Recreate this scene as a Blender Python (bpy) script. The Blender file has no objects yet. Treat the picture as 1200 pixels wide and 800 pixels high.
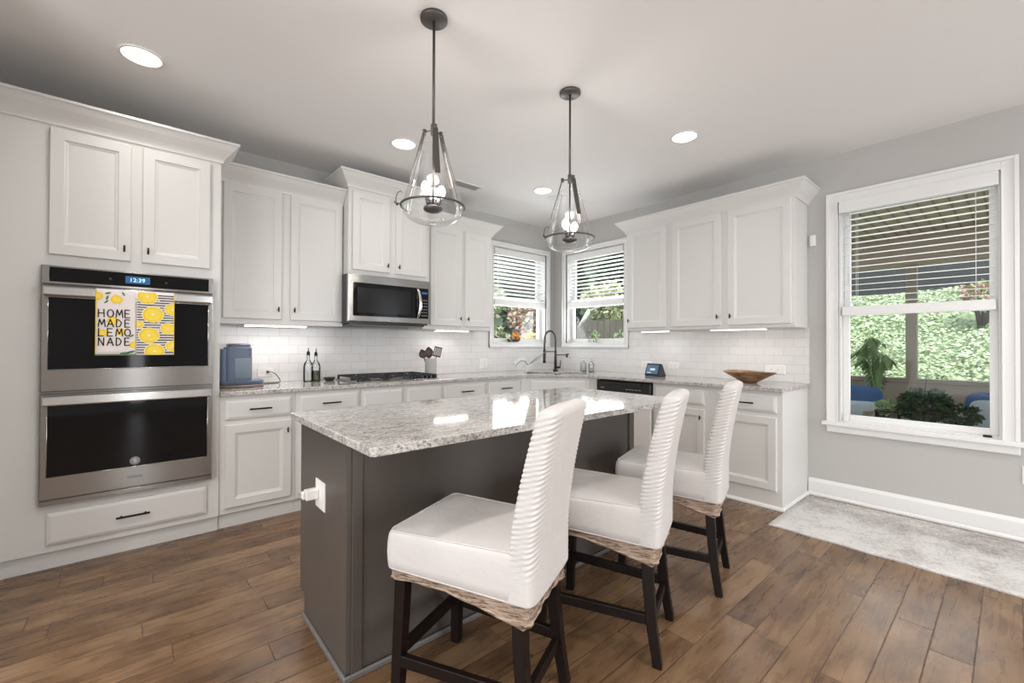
import bpy, bmesh, math, random
from mathutils import Vector, Matrix
PI = math.pi
sc = bpy.context.scene
col = sc.collection
rnd = random.Random(7)

# ------------------------------------------------------------------ camera
cam_d = bpy.data.cameras.new('camera')
cam_d.sensor_width = 36.0
cam_d.lens = 36.0 * 509.22 / 1200.0
cam_d.clip_start = 0.05
cam_d.clip_end = 200
cam = bpy.data.objects.new('camera', cam_d)
col.objects.link(cam)
CAMP = Vector((-4.2531, -4.0406, 1.2295))
FW = Vector((0.65477531, 0.7557847, 0.0076661))
RT = Vector((0.7557853, -0.65481055, 0.00342298))
UP = Vector((-0.00760688, -0.00355264, 0.99996476))
cam.matrix_world = Matrix(((RT.x, UP.x, -FW.x, CAMP.x), (RT.y, UP.y, -FW.y, CAMP.y),
                           (RT.z, UP.z, -FW.z, CAMP.z), (0, 0, 0, 1)))
sc.camera = cam

# ------------------------------------------------------------------ view, world, large lights
sc.view_settings.view_transform = 'Standard'
sc.view_settings.look = 'None'
sc.view_settings.exposure = 0.1
sc.view_settings.gamma = 1.0
sc.view_settings.use_curve_mapping = False
w = bpy.data.worlds.new('sky')
sc.world = w
w.use_nodes = True
bg = w.node_tree.nodes['Background']
bg.inputs[0].default_value = (0.86, 0.93, 1.0, 1)
bg.inputs[1].default_value = 1.7
sc.cycles.max_bounces = 8
sc.cycles.diffuse_bounces = 5
sc.cycles.glossy_bounces = 4
sc.cycles.transmission_bounces = 8
sc.cycles.transparent_max_bounces = 16
sc.cycles.caustics_reflective = False
sc.cycles.caustics_refractive = False
sc.cycles.sample_clamp_indirect = 4.0

WARM = (1.0, 0.95, 0.90)
DAY = (0.97, 0.985, 1.0)


def area_light(name, loc, aim, sx, sy, power, color=DAY, spread=PI):
    d = bpy.data.lights.new(name, 'AREA')
    d.shape = 'RECTANGLE'
    d.size = sx
    d.size_y = sy
    d.energy = power
    d.color = color
    d.spread = spread
    o = bpy.data.objects.new(name, d)
    col.objects.link(o)
    o.location = loc
    o.rotation_euler = (Vector(aim) - Vector(loc)).to_track_quat('-Z', 'Y').to_euler()
    return o


# area lamps added as daylight at the window openings, some unseen behind the camera
area_light('south_opening_fill', (-1.65, -7.80, 1.35), (-2.0, -5.0, 1.7), 2.4, 2.2, 75)  # added fill for the cabinet fronts, at an unseen opening
area_light('west_opening_fill', (-7.80, -4.6, 1.30), (-5.0, -4.4, 2.1), 4.6, 2.1, 120)  # added fill tilted towards the ceiling, at an unseen opening
area_light('daylight_door_sidelight', (-4.23, -8.2, 1.15), (-4.23, 0, 1.15), 0.2, 2.1, 7)
area_light('daylight_garden_window', (0.35, -3.56, 1.5), (-3, -3.56, 0.9), 0.8, 1.5, 6)
area_light('corner_window_fill', (-0.62, 0.42, 1.55), (-1.3, -2.2, 2.9), 0.8, 0.9, 24)  # lamp added outside the pane, aimed up to brighten the ceiling
area_light('sink_window_fill', (0.42, -0.65, 1.55), (-2.2, -1.3, 2.9), 0.8, 0.9, 24)  # second added lamp, also aimed up at the dark ceiling corner
sun_d = bpy.data.lights.new('sun', 'SUN')
sun_d.energy = 4.5
sun_d.angle = 0.02
sun_d.color = (1, 0.96, 0.88)
sun = bpy.data.objects.new('sun', sun_d)
col.objects.link(sun)
sun.rotation_euler = Vector((0.55, 0.35, -0.9)).to_track_quat('-Z', 'Y').to_euler()


# ------------------------------------------------------------------ materials
def new_mat(name):
    m = bpy.data.materials.new(name)
    m.use_nodes = True
    nt = m.node_tree
    return m, nt, nt.nodes['Principled BSDF']


def mat(name, c, rough=0.5, metal=0.0, bump=0.0, bscale=200, var=0.0, vscale=4, coat=0.0, emit=None, es=0.0,
        spec=None, sheen=0.0):
    m, nt, b = new_mat(name)
    c4 = (c[0], c[1], c[2], 1)
    b.inputs['Base Color'].default_value = c4
    b.inputs['Roughness'].default_value = rough
    b.inputs['Metallic'].default_value = metal
    if spec is not None:
        b.inputs['Specular IOR Level'].default_value = spec
    if coat:
        b.inputs['Coat Weight'].default_value = coat
        b.inputs['Coat Roughness'].default_value = 0.05
    if sheen:
        b.inputs['Sheen Weight'].default_value = sheen
    tc = nt.nodes.new('ShaderNodeTexCoord')
    if var:
        n = nt.nodes.new('ShaderNodeTexNoise')
        n.inputs['Scale'].default_value = vscale
        n.inputs['Detail'].default_value = 4
        nt.links.new(tc.outputs['Object'], n.inputs['Vector'])
        r = nt.nodes.new('ShaderNodeMixRGB')
        r.inputs[1].default_value = tuple(max(0, v * (1 - var)) for v in c) + (1,)
        r.inputs[2].default_value = tuple(min(1, v * (1 + var)) for v in c) + (1,)
        nt.links.new(n.outputs['Fac'], r.inputs[0])
        nt.links.new(r.outputs[0], b.inputs['Base Color'])
    if bump:
        n = nt.nodes.new('ShaderNodeTexNoise')
        n.inputs['Scale'].default_value = bscale
        n.inputs['Detail'].default_value = 3
        nt.links.new(tc.outputs['Object'], n.inputs['Vector'])
        bp_ = nt.nodes.new('ShaderNodeBump')
        bp_.inputs['Strength'].default_value = bump
        bp_.inputs['Distance'].default_value = 0.01
        nt.links.new(n.outputs['Fac'], bp_.inputs['Height'])
        nt.links.new(bp_.outputs[0], b.inputs['Normal'])
    if emit:
        b.inputs['Emission Color'].default_value = (emit[0], emit[1], emit[2], 1)
        b.inputs['Emission Strength'].default_value = es
    return m


def ramp(nt, stops):
    r = nt.nodes.new('ShaderNodeValToRGB')
    e = r.color_ramp.elements
    while len(e) < len(stops):
        e.new(0.5)
    for el, (p, c) in zip(e, stops):
        el.position = p
        el.color = (c[0], c[1], c[2], 1)
    return r


M = {}
M['wall'] = mat('wall_paint', (0.49, 0.48, 0.46), 0.7, bump=0.04, bscale=90, var=0.015, vscale=2)
M['ceiling'] = mat('ceiling_paint', (0.86, 0.85, 0.845), 0.8, bump=0.04, bscale=60, var=0.01)
M['cab'] = mat('cabinet_paint', (0.70, 0.69, 0.67), 0.38, bump=0.015, bscale=40, var=0.01)
M['trim'] = mat('trim_paint', (0.80, 0.795, 0.785), 0.35, bump=0.01, bscale=30, var=0.01)
M['plastic_white'] = mat('white_plastic', (0.82, 0.81, 0.79), 0.3, var=0.01)
M['island'] = mat('island_paint', (0.092, 0.078, 0.068), 0.40, bump=0.02, bscale=60, var=0.05)
M['island_trim'] = mat('island_trim_paint', (0.16, 0.15, 0.145), 0.45, var=0.04)
M['black'] = mat('black_metal', (0.012, 0.011, 0.011), 0.38, 0.6, var=0.1)
M['iron'] = mat('cast_iron', (0.02, 0.02, 0.02), 0.6, bump=0.1, bscale=150)
M['bronze'] = mat('dark_bronze', (0.11, 0.10, 0.095), 0.38, 0.6, var=0.1)
M['darkbronze'] = mat('oil_rubbed_bronze', (0.045, 0.04, 0.038), 0.35, 0.7, var=0.1)
M['blackplastic'] = mat('black_plastic', (0.012, 0.012, 0.013), 0.3, var=0.1)
M['glassblack'] = mat('black_glass', (0.006, 0.006, 0.007), 0.05, spec=0.25, var=0.05)
M['leg'] = mat('espresso_wood', (0.010, 0.006, 0.005), 0.38, spec=0.22, bump=0.04, bscale=30, var=0.25, vscale=20)
M['bulb'] = mat('lit_bulb', (1, 0.95, 0.9), 0.3, emit=(1, 0.93, 0.84), es=6)
M['canlight'] = mat('lit_diffuser', (1, 1, 1), 0.5, emit=(1, 0.97, 0.93), es=5)
M['strip'] = mat('lit_strip', (1, 1, 1), 0.5, emit=(1, 0.96, 0.90), es=7)
M['screen_clock'] = mat('clock_screen', (0.01, 0.03, 0.06), 0.2, emit=(0.02, 0.12, 0.3), es=0.7)
M['digits'] = mat('clock_digits', (0.2, 0.5, 0.8), 0.3, emit=(0.5, 0.8, 1.0), es=1.3)
M['legend'] = mat('grey_legend', (0.25, 0.25, 0.26), 0.4)
M['coffee'] = mat('slate_blue_plastic', (0.115, 0.155, 0.235), 0.38, var=0.04)
M['coffee_lid'] = mat('dusky_blue_lid', (0.095, 0.095, 0.17), 0.35, var=0.04)
M['coffee_tank'] = mat('grey_blue_panel', (0.17, 0.22, 0.28), 0.2, var=0.04)
M['yellow'] = mat('lemon_rind_print', (0.85, 0.58, 0.03), 0.8, var=0.1, vscale=60)
M['yellow2'] = mat('lemon_flesh_print', (0.90, 0.66, 0.08), 0.8, var=0.15, vscale=90)
M['lemonpith'] = mat('lemon_pith_print', (0.88, 0.82, 0.55), 0.8)
M['towelwhite'] = mat('towel_cotton_white', (0.80, 0.74, 0.72), 0.9, bump=0.2, bscale=900)
M['ink'] = mat('black_ink', (0.015, 0.015, 0.015), 0.8)
M['greenink'] = mat('leaf_green_ink', (0.08, 0.20, 0.08), 0.8)
M['porcelain'] = mat('white_porcelain', (0.85, 0.85, 0.84), 0.15, var=0.01)
M['ceramic'] = mat('ribbed_grey_ceramic', (0.55, 0.56, 0.54), 0.25, var=0.03)
M['browntool'] = mat('brown_nylon', (0.075, 0.048, 0.042), 0.4, var=0.2, vscale=60)
M['steeltool'] = mat('steel_tool', (0.55, 0.55, 0.55), 0.25, 1.0, var=0.05)
M['apple'] = mat('dried_fruit', (0.20, 0.10, 0.06), 0.5, var=0.3, vscale=40)
M['slate_dish'] = mat('dark_dish', (0.02, 0.02, 0.02), 0.4)
M['screen'] = mat('display_screen', (0.03, 0.07, 0.12), 0.15, var=0.4, vscale=20, emit=(0.06, 0.12, 0.20), es=0.5)
M['screen_lit'] = mat('display_clock', (0.4, 0.5, 0.6), 0.2, emit=(0.45, 0.6, 0.75), es=0.35)
M['charcoal'] = mat('charcoal_fabric_shell', (0.03, 0.035, 0.045), 0.6, bump=0.1, bscale=600)
M['terracotta'] = mat('brown_clay', (0.09, 0.06, 0.045), 0.7, var=0.1)
M['orange'] = mat('orange_petals', (0.75, 0.33, 0.06), 0.7, var=0.3, vscale=60)
M['petalwhite'] = mat('white_petals', (0.8, 0.8, 0.78), 0.6, var=0.05)
M['leafdark'] = mat('dark_leaf', (0.035, 0.075, 0.028), 0.45, var=0.5, vscale=7)
M['leafpalm'] = mat('palm_leaf', (0.24, 0.36, 0.15), 0.45, var=0.35, vscale=5)
M['leafbright'] = mat('bright_leaf', (0.32, 0.42, 0.20), 0.6, var=0.45, vscale=3)
M['leafivy'] = mat('ivy_leaf', (0.36, 0.47, 0.28), 0.6, var=0.3, vscale=1.5)
M['leafivy2'] = mat('pale_ivy_leaf', (0.50, 0.56, 0.40), 0.6, var=0.25, vscale=2.5)
M['leafcream'] = mat('cream_blossom', (0.70, 0.68, 0.50), 0.7, var=0.25, vscale=4)
M['leafpink'] = mat('pink_maple_leaf', (0.62, 0.36, 0.38), 0.6, var=0.35, vscale=5)
M['leafyellow'] = mat('golden_leaf', (0.72, 0.58, 0.16), 0.6, var=0.25, vscale=5)
M['leafforest'] = mat('forest_leaf', (0.055, 0.10, 0.055), 0.6, var=0.6, vscale=1.2)
M['leaforchid'] = mat('pale_leaf', (0.20, 0.26, 0.18), 0.35, var=0.2, vscale=20)
M['trunk'] = mat('bark', (0.07, 0.05, 0.04), 0.8, bump=0.3, bscale=40)
M['hillgreen'] = mat('mossy_ground', (0.30, 0.38, 0.22), 0.9, bump=0.4, bscale=12, var=0.4, vscale=14)
M['soil'] = mat('ground_soil', (0.10, 0.08, 0.055), 0.9, bump=0.3, bscale=10, var=0.3)
M['porchpaint'] = mat('tan_porch_paint', (0.46, 0.38, 0.30), 0.6, var=0.06, vscale=3)
M['porchpost'] = mat('taupe_post_paint', (0.34, 0.29, 0.23), 0.6, var=0.08, vscale=3)
M['porchfloor'] = mat('porch_concrete', (0.42, 0.40, 0.37), 0.8, bump=0.1, bscale=20, var=0.1)
M['blue'] = mat('navy_cushion', (0.05, 0.12, 0.27), 0.85, bump=0.15, bscale=300, var=0.15, vscale=10)
M['paleblue'] = mat('pale_blue_pillow', (0.50, 0.56, 0.62), 0.85, bump=0.15, bscale=200, var=0.2, vscale=14)
M['slateblue'] = mat('slate_siding', (0.05, 0.053, 0.058), 0.7, var=0.3, vscale=0.8)
M['fence'] = mat('weathered_fence', (0.13, 0.12, 0.10), 0.8, bump=0.2, bscale=12, var=0.3, vscale=2.5)
M['bead'] = None


def stainless():
    m, nt, b = new_mat('brushed_stainless')
    b.inputs['Metallic'].default_value = 1
    b.inputs['Roughness'].default_value = 0.24
    b.inputs['Anisotropic'].default_value = 0.9
    b.inputs['Anisotropic Rotation'].default_value = 0.25
    tg = nt.nodes.new('ShaderNodeTangent')
    tg.axis = 'Z'
    nt.links.new(tg.outputs[0], b.inputs['Tangent'])
    tc = nt.nodes.new('ShaderNodeTexCoord')
    mp = nt.nodes.new('ShaderNodeMapping')
    mp.inputs['Scale'].default_value = (2, 2, 400)
    n = nt.nodes.new('ShaderNodeTexNoise')
    n.inputs['Scale'].default_value = 2.0
    n.inputs['Detail'].default_value = 3
    nt.links.new(tc.outputs['Object'], mp.inputs[0])
    nt.links.new(mp.outputs[0], n.inputs['Vector'])
    r = ramp(nt, [(0.3, (0.33, 0.32, 0.31)), (0.7, (0.41, 0.40, 0.39))])
    nt.links.new(n.outputs['Fac'], r.inputs[0])
    nt.links.new(r.outputs[0], b.inputs['Base Color'])
    bp_ = nt.nodes.new('ShaderNodeBump')
    bp_.inputs['Strength'].default_value = 0.02
    bp_.inputs['Distance'].default_value = 0.001
    nt.links.new(n.outputs['Fac'], bp_.inputs['Height'])
    nt.links.new(bp_.outputs[0], b.inputs['Normal'])
    return m


M['steel'] = stainless()
M['chrome'] = mat('bright_steel_bar', (0.72, 0.71, 0.70), 0.16, 1.0, var=0.03)


def granite():
    m, nt, b = new_mat('speckled_granite')
    b.inputs['Roughness'].default_value = 0.07
    tc = nt.nodes.new('ShaderNodeTexCoord')
    mp = nt.nodes.new('ShaderNodeMapping')
    mp.inputs['Scale'].default_value = (1.0, 1.9, 1.5)
    mp.inputs['Rotation'].default_value = (0, 0, 0.35)
    nt.links.new(tc.outputs['Object'], mp.inputs[0])
    n1 = nt.nodes.new('ShaderNodeTexNoise')
    n1.inputs['Scale'].default_value = 16
    n1.inputs['Detail'].default_value = 9
    n1.inputs['Roughness'].default_value = 0.72
    n1.inputs['Distortion'].default_value = 0.9
    nt.links.new(mp.outputs[0], n1.inputs['Vector'])
    r1 = ramp(nt, [(0.28, (0.22, 0.20, 0.185)), (0.42, (0.44, 0.425, 0.405)), (0.52, (0.60, 0.585, 0.565)), (0.68, (0.72, 0.705, 0.685))])
    nt.links.new(n1.outputs['Fac'], r1.inputs[0])
    n2 = nt.nodes.new('ShaderNodeTexNoise')
    n2.inputs['Scale'].default_value = 90
    n2.inputs['Detail'].default_value = 5
    n2.inputs['Roughness'].default_value = 0.65
    nt.links.new(mp.outputs[0], n2.inputs['Vector'])
    r2 = ramp(nt, [(0.36, (0.08, 0.065, 0.055)), (0.44, (0.70, 0.68, 0.66)), (0.58, (1, 1, 1))])
    nt.links.new(n2.outputs['Fac'], r2.inputs[0])
    mx = nt.nodes.new('ShaderNodeMixRGB')
    mx.blend_type = 'MULTIPLY'
    mx.inputs[0].default_value = 0.85
    nt.links.new(r1.outputs[0], mx.inputs[1])
    nt.links.new(r2.outputs[0], mx.inputs[2])
    nt.links.new(mx.outputs[0], b.inputs['Base Color'])
    return m


M['granite'] = granite()


def math_node(nt, op, a, b=None, c=None):
    n = nt.nodes.new('ShaderNodeMath')
    n.operation = op
    for i, v in enumerate((a, b, c)):
        if v is None:
            continue
        if isinstance(v, (int, float)):
            n.inputs[i].default_value = v
        else:
            nt.links.new(v, n.inputs[i])
    return n.outputs[0]


def plank_floor():
    m, nt, b = new_mat('hand_scraped_planks')
    tc = nt.nodes.new('ShaderNodeTexCoord')
    sp = nt.nodes.new('ShaderNodeSeparateXYZ')
    nt.links.new(tc.outputs['Object'], sp.inputs[0])
    W, L = 0.127, 0.95
    yr = math_node(nt, 'DIVIDE', sp.outputs[1], W)
    row = math_node(nt, 'FLOOR', yr)
    wn = nt.nodes.new('ShaderNodeTexWhiteNoise')
    wn.noise_dimensions = '1D'
    nt.links.new(row, wn.inputs['W'])
    off = math_node(nt, 'MULTIPLY', wn.outputs['Value'], 7.3)
    xl = math_node(nt, 'ADD', math_node(nt, 'DIVIDE', sp.outputs[0], L), off)
    cl = math_node(nt, 'FLOOR', xl)
    fx = math_node(nt, 'SUBTRACT', xl, cl)
    fy = math_node(nt, 'SUBTRACT', yr, row)
    dx = math_node(nt, 'MULTIPLY', math_node(nt, 'MINIMUM', fx, math_node(nt, 'SUBTRACT', 1.0, fx)), L)
    dy = math_node(nt, 'MULTIPLY', math_node(nt, 'MINIMUM', fy, math_node(nt, 'SUBTRACT', 1.0, fy)), W)
    d = math_node(nt, 'MINIMUM', dx, dy)
    gap = nt.nodes.new('ShaderNodeMapRange')
    gap.inputs['From Min'].default_value = 0.0006
    gap.inputs['From Max'].default_value = 0.0032
    nt.links.new(d, gap.inputs[0])
    cmb = nt.nodes.new('ShaderNodeCombineXYZ')
    nt.links.new(row, cmb.inputs[0])
    nt.links.new(cl, cmb.inputs[1])
    w2 = nt.nodes.new('ShaderNodeTexWhiteNoise')
    w2.noise_dimensions = '2D'
    nt.links.new(cmb.outputs[0], w2.inputs['Vector'])
    # grain, shifted per plank
    sh = nt.nodes.new('ShaderNodeVectorMath')
    sh.operation = 'MULTIPLY_ADD'
    nt.links.new(w2.outputs['Color'], sh.inputs[0])
    sh.inputs[1].default_value = (5, 5, 5)
    nt.links.new(tc.outputs['Object'], sh.inputs[2])
    mp = nt.nodes.new('ShaderNodeMapping')
    mp.inputs['Scale'].default_value = (1.6, 11, 1)
    nt.links.new(sh.outputs[0], mp.inputs[0])
    n = nt.nodes.new('ShaderNodeTexNoise')
    n.inputs['Scale'].default_value = 2.6
    n.inputs['Detail'].default_value = 7
    n.inputs['Roughness'].default_value = 0.62
    n.inputs['Distortion'].default_value = 0.6
    nt.links.new(mp.outputs[0], n.inputs['Vector'])
    mp2 = nt.nodes.new('ShaderNodeMapping')
    mp2.inputs['Scale'].default_value = (3, 4.5, 1)
    nt.links.new(sh.outputs[0], mp2.inputs[0])
    n2 = nt.nodes.new('ShaderNodeTexNoise')
    n2.inputs['Scale'].default_value = 1.5
    n2.inputs['Detail'].default_value = 3
    nt.links.new(mp2.outputs[0], n2.inputs['Vector'])
    a = math_node(nt, 'ADD', math_node(nt, 'MULTIPLY', n.outputs['Fac'], 0.40), math_node(nt, 'MULTIPLY', w2.outputs['Value'], 0.13))
    a = math_node(nt, 'ADD', a, math_node(nt, 'MULTIPLY', n2.outputs['Fac'], 0.45))
    r = ramp(nt, [(0.30, (0.074, 0.038, 0.019)), (0.46, (0.162, 0.092, 0.047)), (0.58, (0.242, 0.146, 0.078)), (0.76, (0.33, 0.212, 0.122))])
    nt.links.new(a, r.inputs[0])
    mx = nt.nodes.new('ShaderNodeMixRGB')
    mx.blend_type = 'MULTIPLY'
    mx.inputs[0].default_value = 1
    nt.links.new(r.outputs[0], mx.inputs[1])
    g2 = ramp(nt, [(0, (0.40, 0.36, 0.33)), (1, (1, 1, 1))])
    nt.links.new(gap.outputs[0], g2.inputs[0])
    nt.links.new(g2.outputs[0], mx.inputs[2])
    nt.links.new(mx.outputs[0], b.inputs['Base Color'])
    rr = nt.nodes.new('ShaderNodeMapRange')
    rr.inputs['To Min'].default_value = 0.20
    rr.inputs['To Max'].default_value = 0.36
    nt.links.new(n.outputs['Fac'], rr.inputs[0])
    nt.links.new(rr.outputs[0], b.inputs['Roughness'])
    hs = math_node(nt, 'ADD', math_node(nt, 'MULTIPLY', n2.outputs['Fac'], 0.9), math_node(nt, 'MULTIPLY', n.outputs['Fac'], 0.25))
    hs = math_node(nt, 'ADD', hs, math_node(nt, 'MULTIPLY', gap.outputs[0], 0.6))
    hs = math_node(nt, 'ADD', hs, math_node(nt, 'MULTIPLY', w2.outputs['Value'], 0.15))
    bp_ = nt.nodes.new('ShaderNodeBump')
    bp_.inputs['Strength'].default_value = 0.45
    bp_.inputs['Distance'].default_value = 0.004
    nt.links.new(hs, bp_.inputs['Height'])
    nt.links.new(bp_.outputs[0], b.inputs['Normal'])
    return m


M['floor'] = plank_floor()


def tile(name, axis):
    m, nt, b = new_mat(name)
    b.inputs['Roughness'].default_value = 0.12
    tc = nt.nodes.new('ShaderNodeTexCoord')
    sp = nt.nodes.new('ShaderNodeSeparateXYZ')
    nt.links.new(tc.outputs['Object'], sp.inputs[0])
    cb = nt.nodes.new('ShaderNodeCombineXYZ')
    nt.links.new(sp.outputs[axis], cb.inputs[0])
    z = math_node(nt, 'SUBTRACT', sp.outputs[2], 0.914)
    nt.links.new(z, cb.inputs[1])
    br = nt.nodes.new('ShaderNodeTexBrick')
    br.inputs['Scale'].default_value = 1.0
    br.inputs['Brick Width'].default_value = 0.152
    br.inputs['Row Height'].default_value = 0.0765
    br.inputs['Mortar Size'].default_value = 0.0016
    br.inputs['Mortar Smooth'].default_value = 0.3
    br.inputs['Bias'].default_value = 0
    br.inputs['Color1'].default_value = (0.72, 0.70, 0.69, 1)
    br.inputs['Color2'].default_value = (0.76, 0.75, 0.74, 1)
    br.inputs['Mortar'].default_value = (0.56, 0.55, 0.54, 1)
    nt.links.new(cb.outputs[0], br.inputs['Vector'])
    nt.links.new(br.outputs['Color'], b.inputs['Base Color'])
    bp_ = nt.nodes.new('ShaderNodeBump')
    bp_.invert = True
    bp_.inputs['Strength'].default_value = 0.5
    bp_.inputs['Distance'].default_value = 0.002
    nt.links.new(br.outputs['Fac'], bp_.inputs['Height'])
    nt.links.new(bp_.outputs[0], b.inputs['Normal'])
    return m


M['tileA'] = tile('subway_tile_north', 0)
M['tileB'] = tile('subway_tile_east', 1)


def rug_mat():
    m, nt, b = new_mat('distressed_rug')
    b.inputs['Roughness'].default_value = 0.95
    tc = nt.nodes.new('ShaderNodeTexCoord')
    n = nt.nodes.new('ShaderNodeTexNoise')
    n.inputs['Scale'].default_value = 3.2
    n.inputs['Detail'].default_value = 9
    n.inputs['Roughness'].default_value = 0.75
    nt.links.new(tc.outputs['Object'], n.inputs['Vector'])
    n2 = nt.nodes.new('ShaderNodeTexNoise')
    n2.inputs['Scale'].default_value = 70
    n2.inputs['Detail'].default_value = 4
    nt.links.new(tc.outputs['Object'], n2.inputs['Vector'])
    a = math_node(nt, 'ADD', math_node(nt, 'MULTIPLY', n.outputs['Fac'], 0.7), math_node(nt, 'MULTIPLY', n2.outputs['Fac'], 0.3))
    r = ramp(nt, [(0.34, (0.30, 0.27, 0.25)), (0.45, (0.50, 0.475, 0.46)), (0.54, (0.66, 0.65, 0.635)), (0.7, (0.74, 0.73, 0.72))])
    sx = nt.nodes.new('ShaderNodeSeparateXYZ')
    nt.links.new(tc.outputs['Object'], sx.inputs[0])
    band = nt.nodes.new('ShaderNodeMapRange')
    band.inputs['From Min'].default_value = -0.62
    band.inputs['From Max'].default_value = -0.34
    band.inputs['To Min'].default_value = 0.03
    band.inputs['To Max'].default_value = -0.05
    nt.links.new(sx.outputs[0], band.inputs[0])
    a = math_node(nt, 'ADD', a, band.outputs[0])
    nt.links.new(a, r.inputs[0])
    nt.links.new(r.outputs[0], b.inputs['Base Color'])
    bp_ = nt.nodes.new('ShaderNodeBump')
    bp_.inputs['Strength'].default_value = 0.6
    bp_.inputs['Distance'].default_value = 0.004
    nt.links.new(n2.outputs['Fac'], bp_.inputs['Height'])
    nt.links.new(bp_.outputs[0], b.inputs['Normal'])
    return m


M['rug'] = rug_mat()


def cloth_mat():
    m, nt, b = new_mat('white_slipcover')
    b.inputs['Base Color'].default_value = (0.63, 0.605, 0.59, 1)
    b.inputs['Roughness'].default_value = 0.9
    b.inputs['Sheen Weight'].default_value = 0.15
    tc = nt.nodes.new('ShaderNodeTexCoord')
    n = nt.nodes.new('ShaderNodeTexNoise')
    n.inputs['Scale'].default_value = 9
    n.inputs['Detail'].default_value = 6
    nt.links.new(tc.outputs['Object'], n.inputs['Vector'])
    bp_ = nt.nodes.new('ShaderNodeBump')
    bp_.inputs['Strength'].default_value = 0.5
    bp_.inputs['Distance'].default_value = 0.012
    nt.links.new(n.outputs['Fac'], bp_.inputs['Height'])
    nt.links.new(bp_.outputs[0], b.inputs['Normal'])
    return m


M['cloth'] = cloth_mat()


def wicker():
    m, nt, b = new_mat('woven_rattan')
    b.inputs['Roughness'].default_value = 0.65
    tc = nt.nodes.new('ShaderNodeTexCoord')
    mp = nt.nodes.new('ShaderNodeMapping')
    mp.inputs['Scale'].default_value = (9, 9, 80)
    nt.links.new(tc.outputs['Object'], mp.inputs[0])
    n = nt.nodes.new('ShaderNodeTexNoise')
    n.inputs['Scale'].default_value = 2.2
    n.inputs['Detail'].default_value = 4
    n.inputs['Roughness'].default_value = 0.6
    n.inputs['Distortion'].default_value = 0.5
    nt.links.new(mp.outputs[0], n.inputs['Vector'])
    r = ramp(nt, [(0.34, (0.06, 0.036, 0.022)), (0.44, (0.24, 0.165, 0.115)), (0.54, (0.44, 0.33, 0.25)), (0.8, (0.56, 0.46, 0.38))])
    nt.links.new(n.outputs['Fac'], r.inputs[0])
    nt.links.new(r.outputs[0], b.inputs['Base Color'])
    bp_ = nt.nodes.new('ShaderNodeBump')
    bp_.inputs['Strength'].default_value = 0.9
    bp_.inputs['Distance'].default_value = 0.006
    nt.links.new(n.outputs['Fac'], bp_.inputs['Height'])
    nt.links.new(bp_.outputs[0], b.inputs['Normal'])
    return m


M['wicker'] = wicker()


def bowl_wood():
    m, nt, b = new_mat('turned_bowl_wood')
    b.inputs['Roughness'].default_value = 0.35
    tc = nt.nodes.new('ShaderNodeTexCoord')
    mp = nt.nodes.new('ShaderNodeMapping')
    mp.inputs['Scale'].default_value = (3, 3, 14)
    nt.links.new(tc.outputs['Object'], mp.inputs[0])
    n = nt.nodes.new('ShaderNodeTexNoise')
    n.inputs['Scale'].default_value = 5
    n.inputs['Detail'].default_value = 5
    nt.links.new(mp.outputs[0], n.inputs['Vector'])
    r = ramp(nt, [(0.3, (0.10, 0.045, 0.02)), (0.55, (0.27, 0.15, 0.075)), (0.8, (0.42, 0.28, 0.16))])
    nt.links.new(n.outputs['Fac'], r.inputs[0])
    nt.links.new(r.outputs[0], b.inputs['Base Color'])
    return m


M['bowl'] = bowl_wood()


def thin_glass(name, tint=(1, 1, 1), ior=1.45, rough=0.0, boost=1.0, haze=0.0):
    m = bpy.data.materials.new(name)
    m.use_nodes = True
    nt = m.node_tree
    nt.nodes.clear()
    out = nt.nodes.new('ShaderNodeOutputMaterial')
    t = nt.nodes.new('ShaderNodeBsdfTransparent')
    t.inputs[0].default_value = (tint[0], tint[1], tint[2], 1)
    g = nt.nodes.new('ShaderNodeBsdfGlossy')
    g.inputs['Roughness'].default_value = rough
    f = nt.nodes.new('ShaderNodeFresnel')
    f.inputs[0].default_value = ior
    mu = math_node(nt, 'MULTIPLY', f.outputs[0], boost)
    mx = nt.nodes.new('ShaderNodeMixShader')
    nt.links.new(mu, mx.inputs[0])
    nt.links.new(t.outputs[0], mx.inputs[1])
    nt.links.new(g.outputs[0], mx.inputs[2])
    nt.links.new(mx.outputs[0], out.inputs[0])
    return m


M['winglass'] = thin_glass('window_pane', (0.97, 0.98, 0.98), 1.4, boost=0.25)
M['shade'] = thin_glass('clear_shade_glass', (0.995, 0.995, 0.995), 1.4, rough=0.03, boost=0.5)
M['bottle'] = thin_glass('bottle_glass', (0.95, 0.96, 0.955), 1.5, rough=0.05, boost=1.1)


def beadboard():
    m, nt, b = new_mat('tan_beadboard')
    b.inputs['Roughness'].default_value = 0.6
    tc = nt.nodes.new('ShaderNodeTexCoord')
    wv = nt.nodes.new('ShaderNodeTexWave')
    wv.bands_direction = 'Y'
    wv.inputs['Scale'].default_value = 3.2
    nt.links.new(tc.outputs['Object'], wv.inputs['Vector'])
    r = ramp(nt, [(0.0, (0.30, 0.24, 0.18)), (0.12, (0.50, 0.41, 0.31)), (1.0, (0.56, 0.46, 0.35))])
    nt.links.new(wv.outputs['Fac'], r.inputs[0])
    nt.links.new(r.outputs[0], b.inputs['Base Color'])
    return m


M['bead'] = beadboard()


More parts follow.
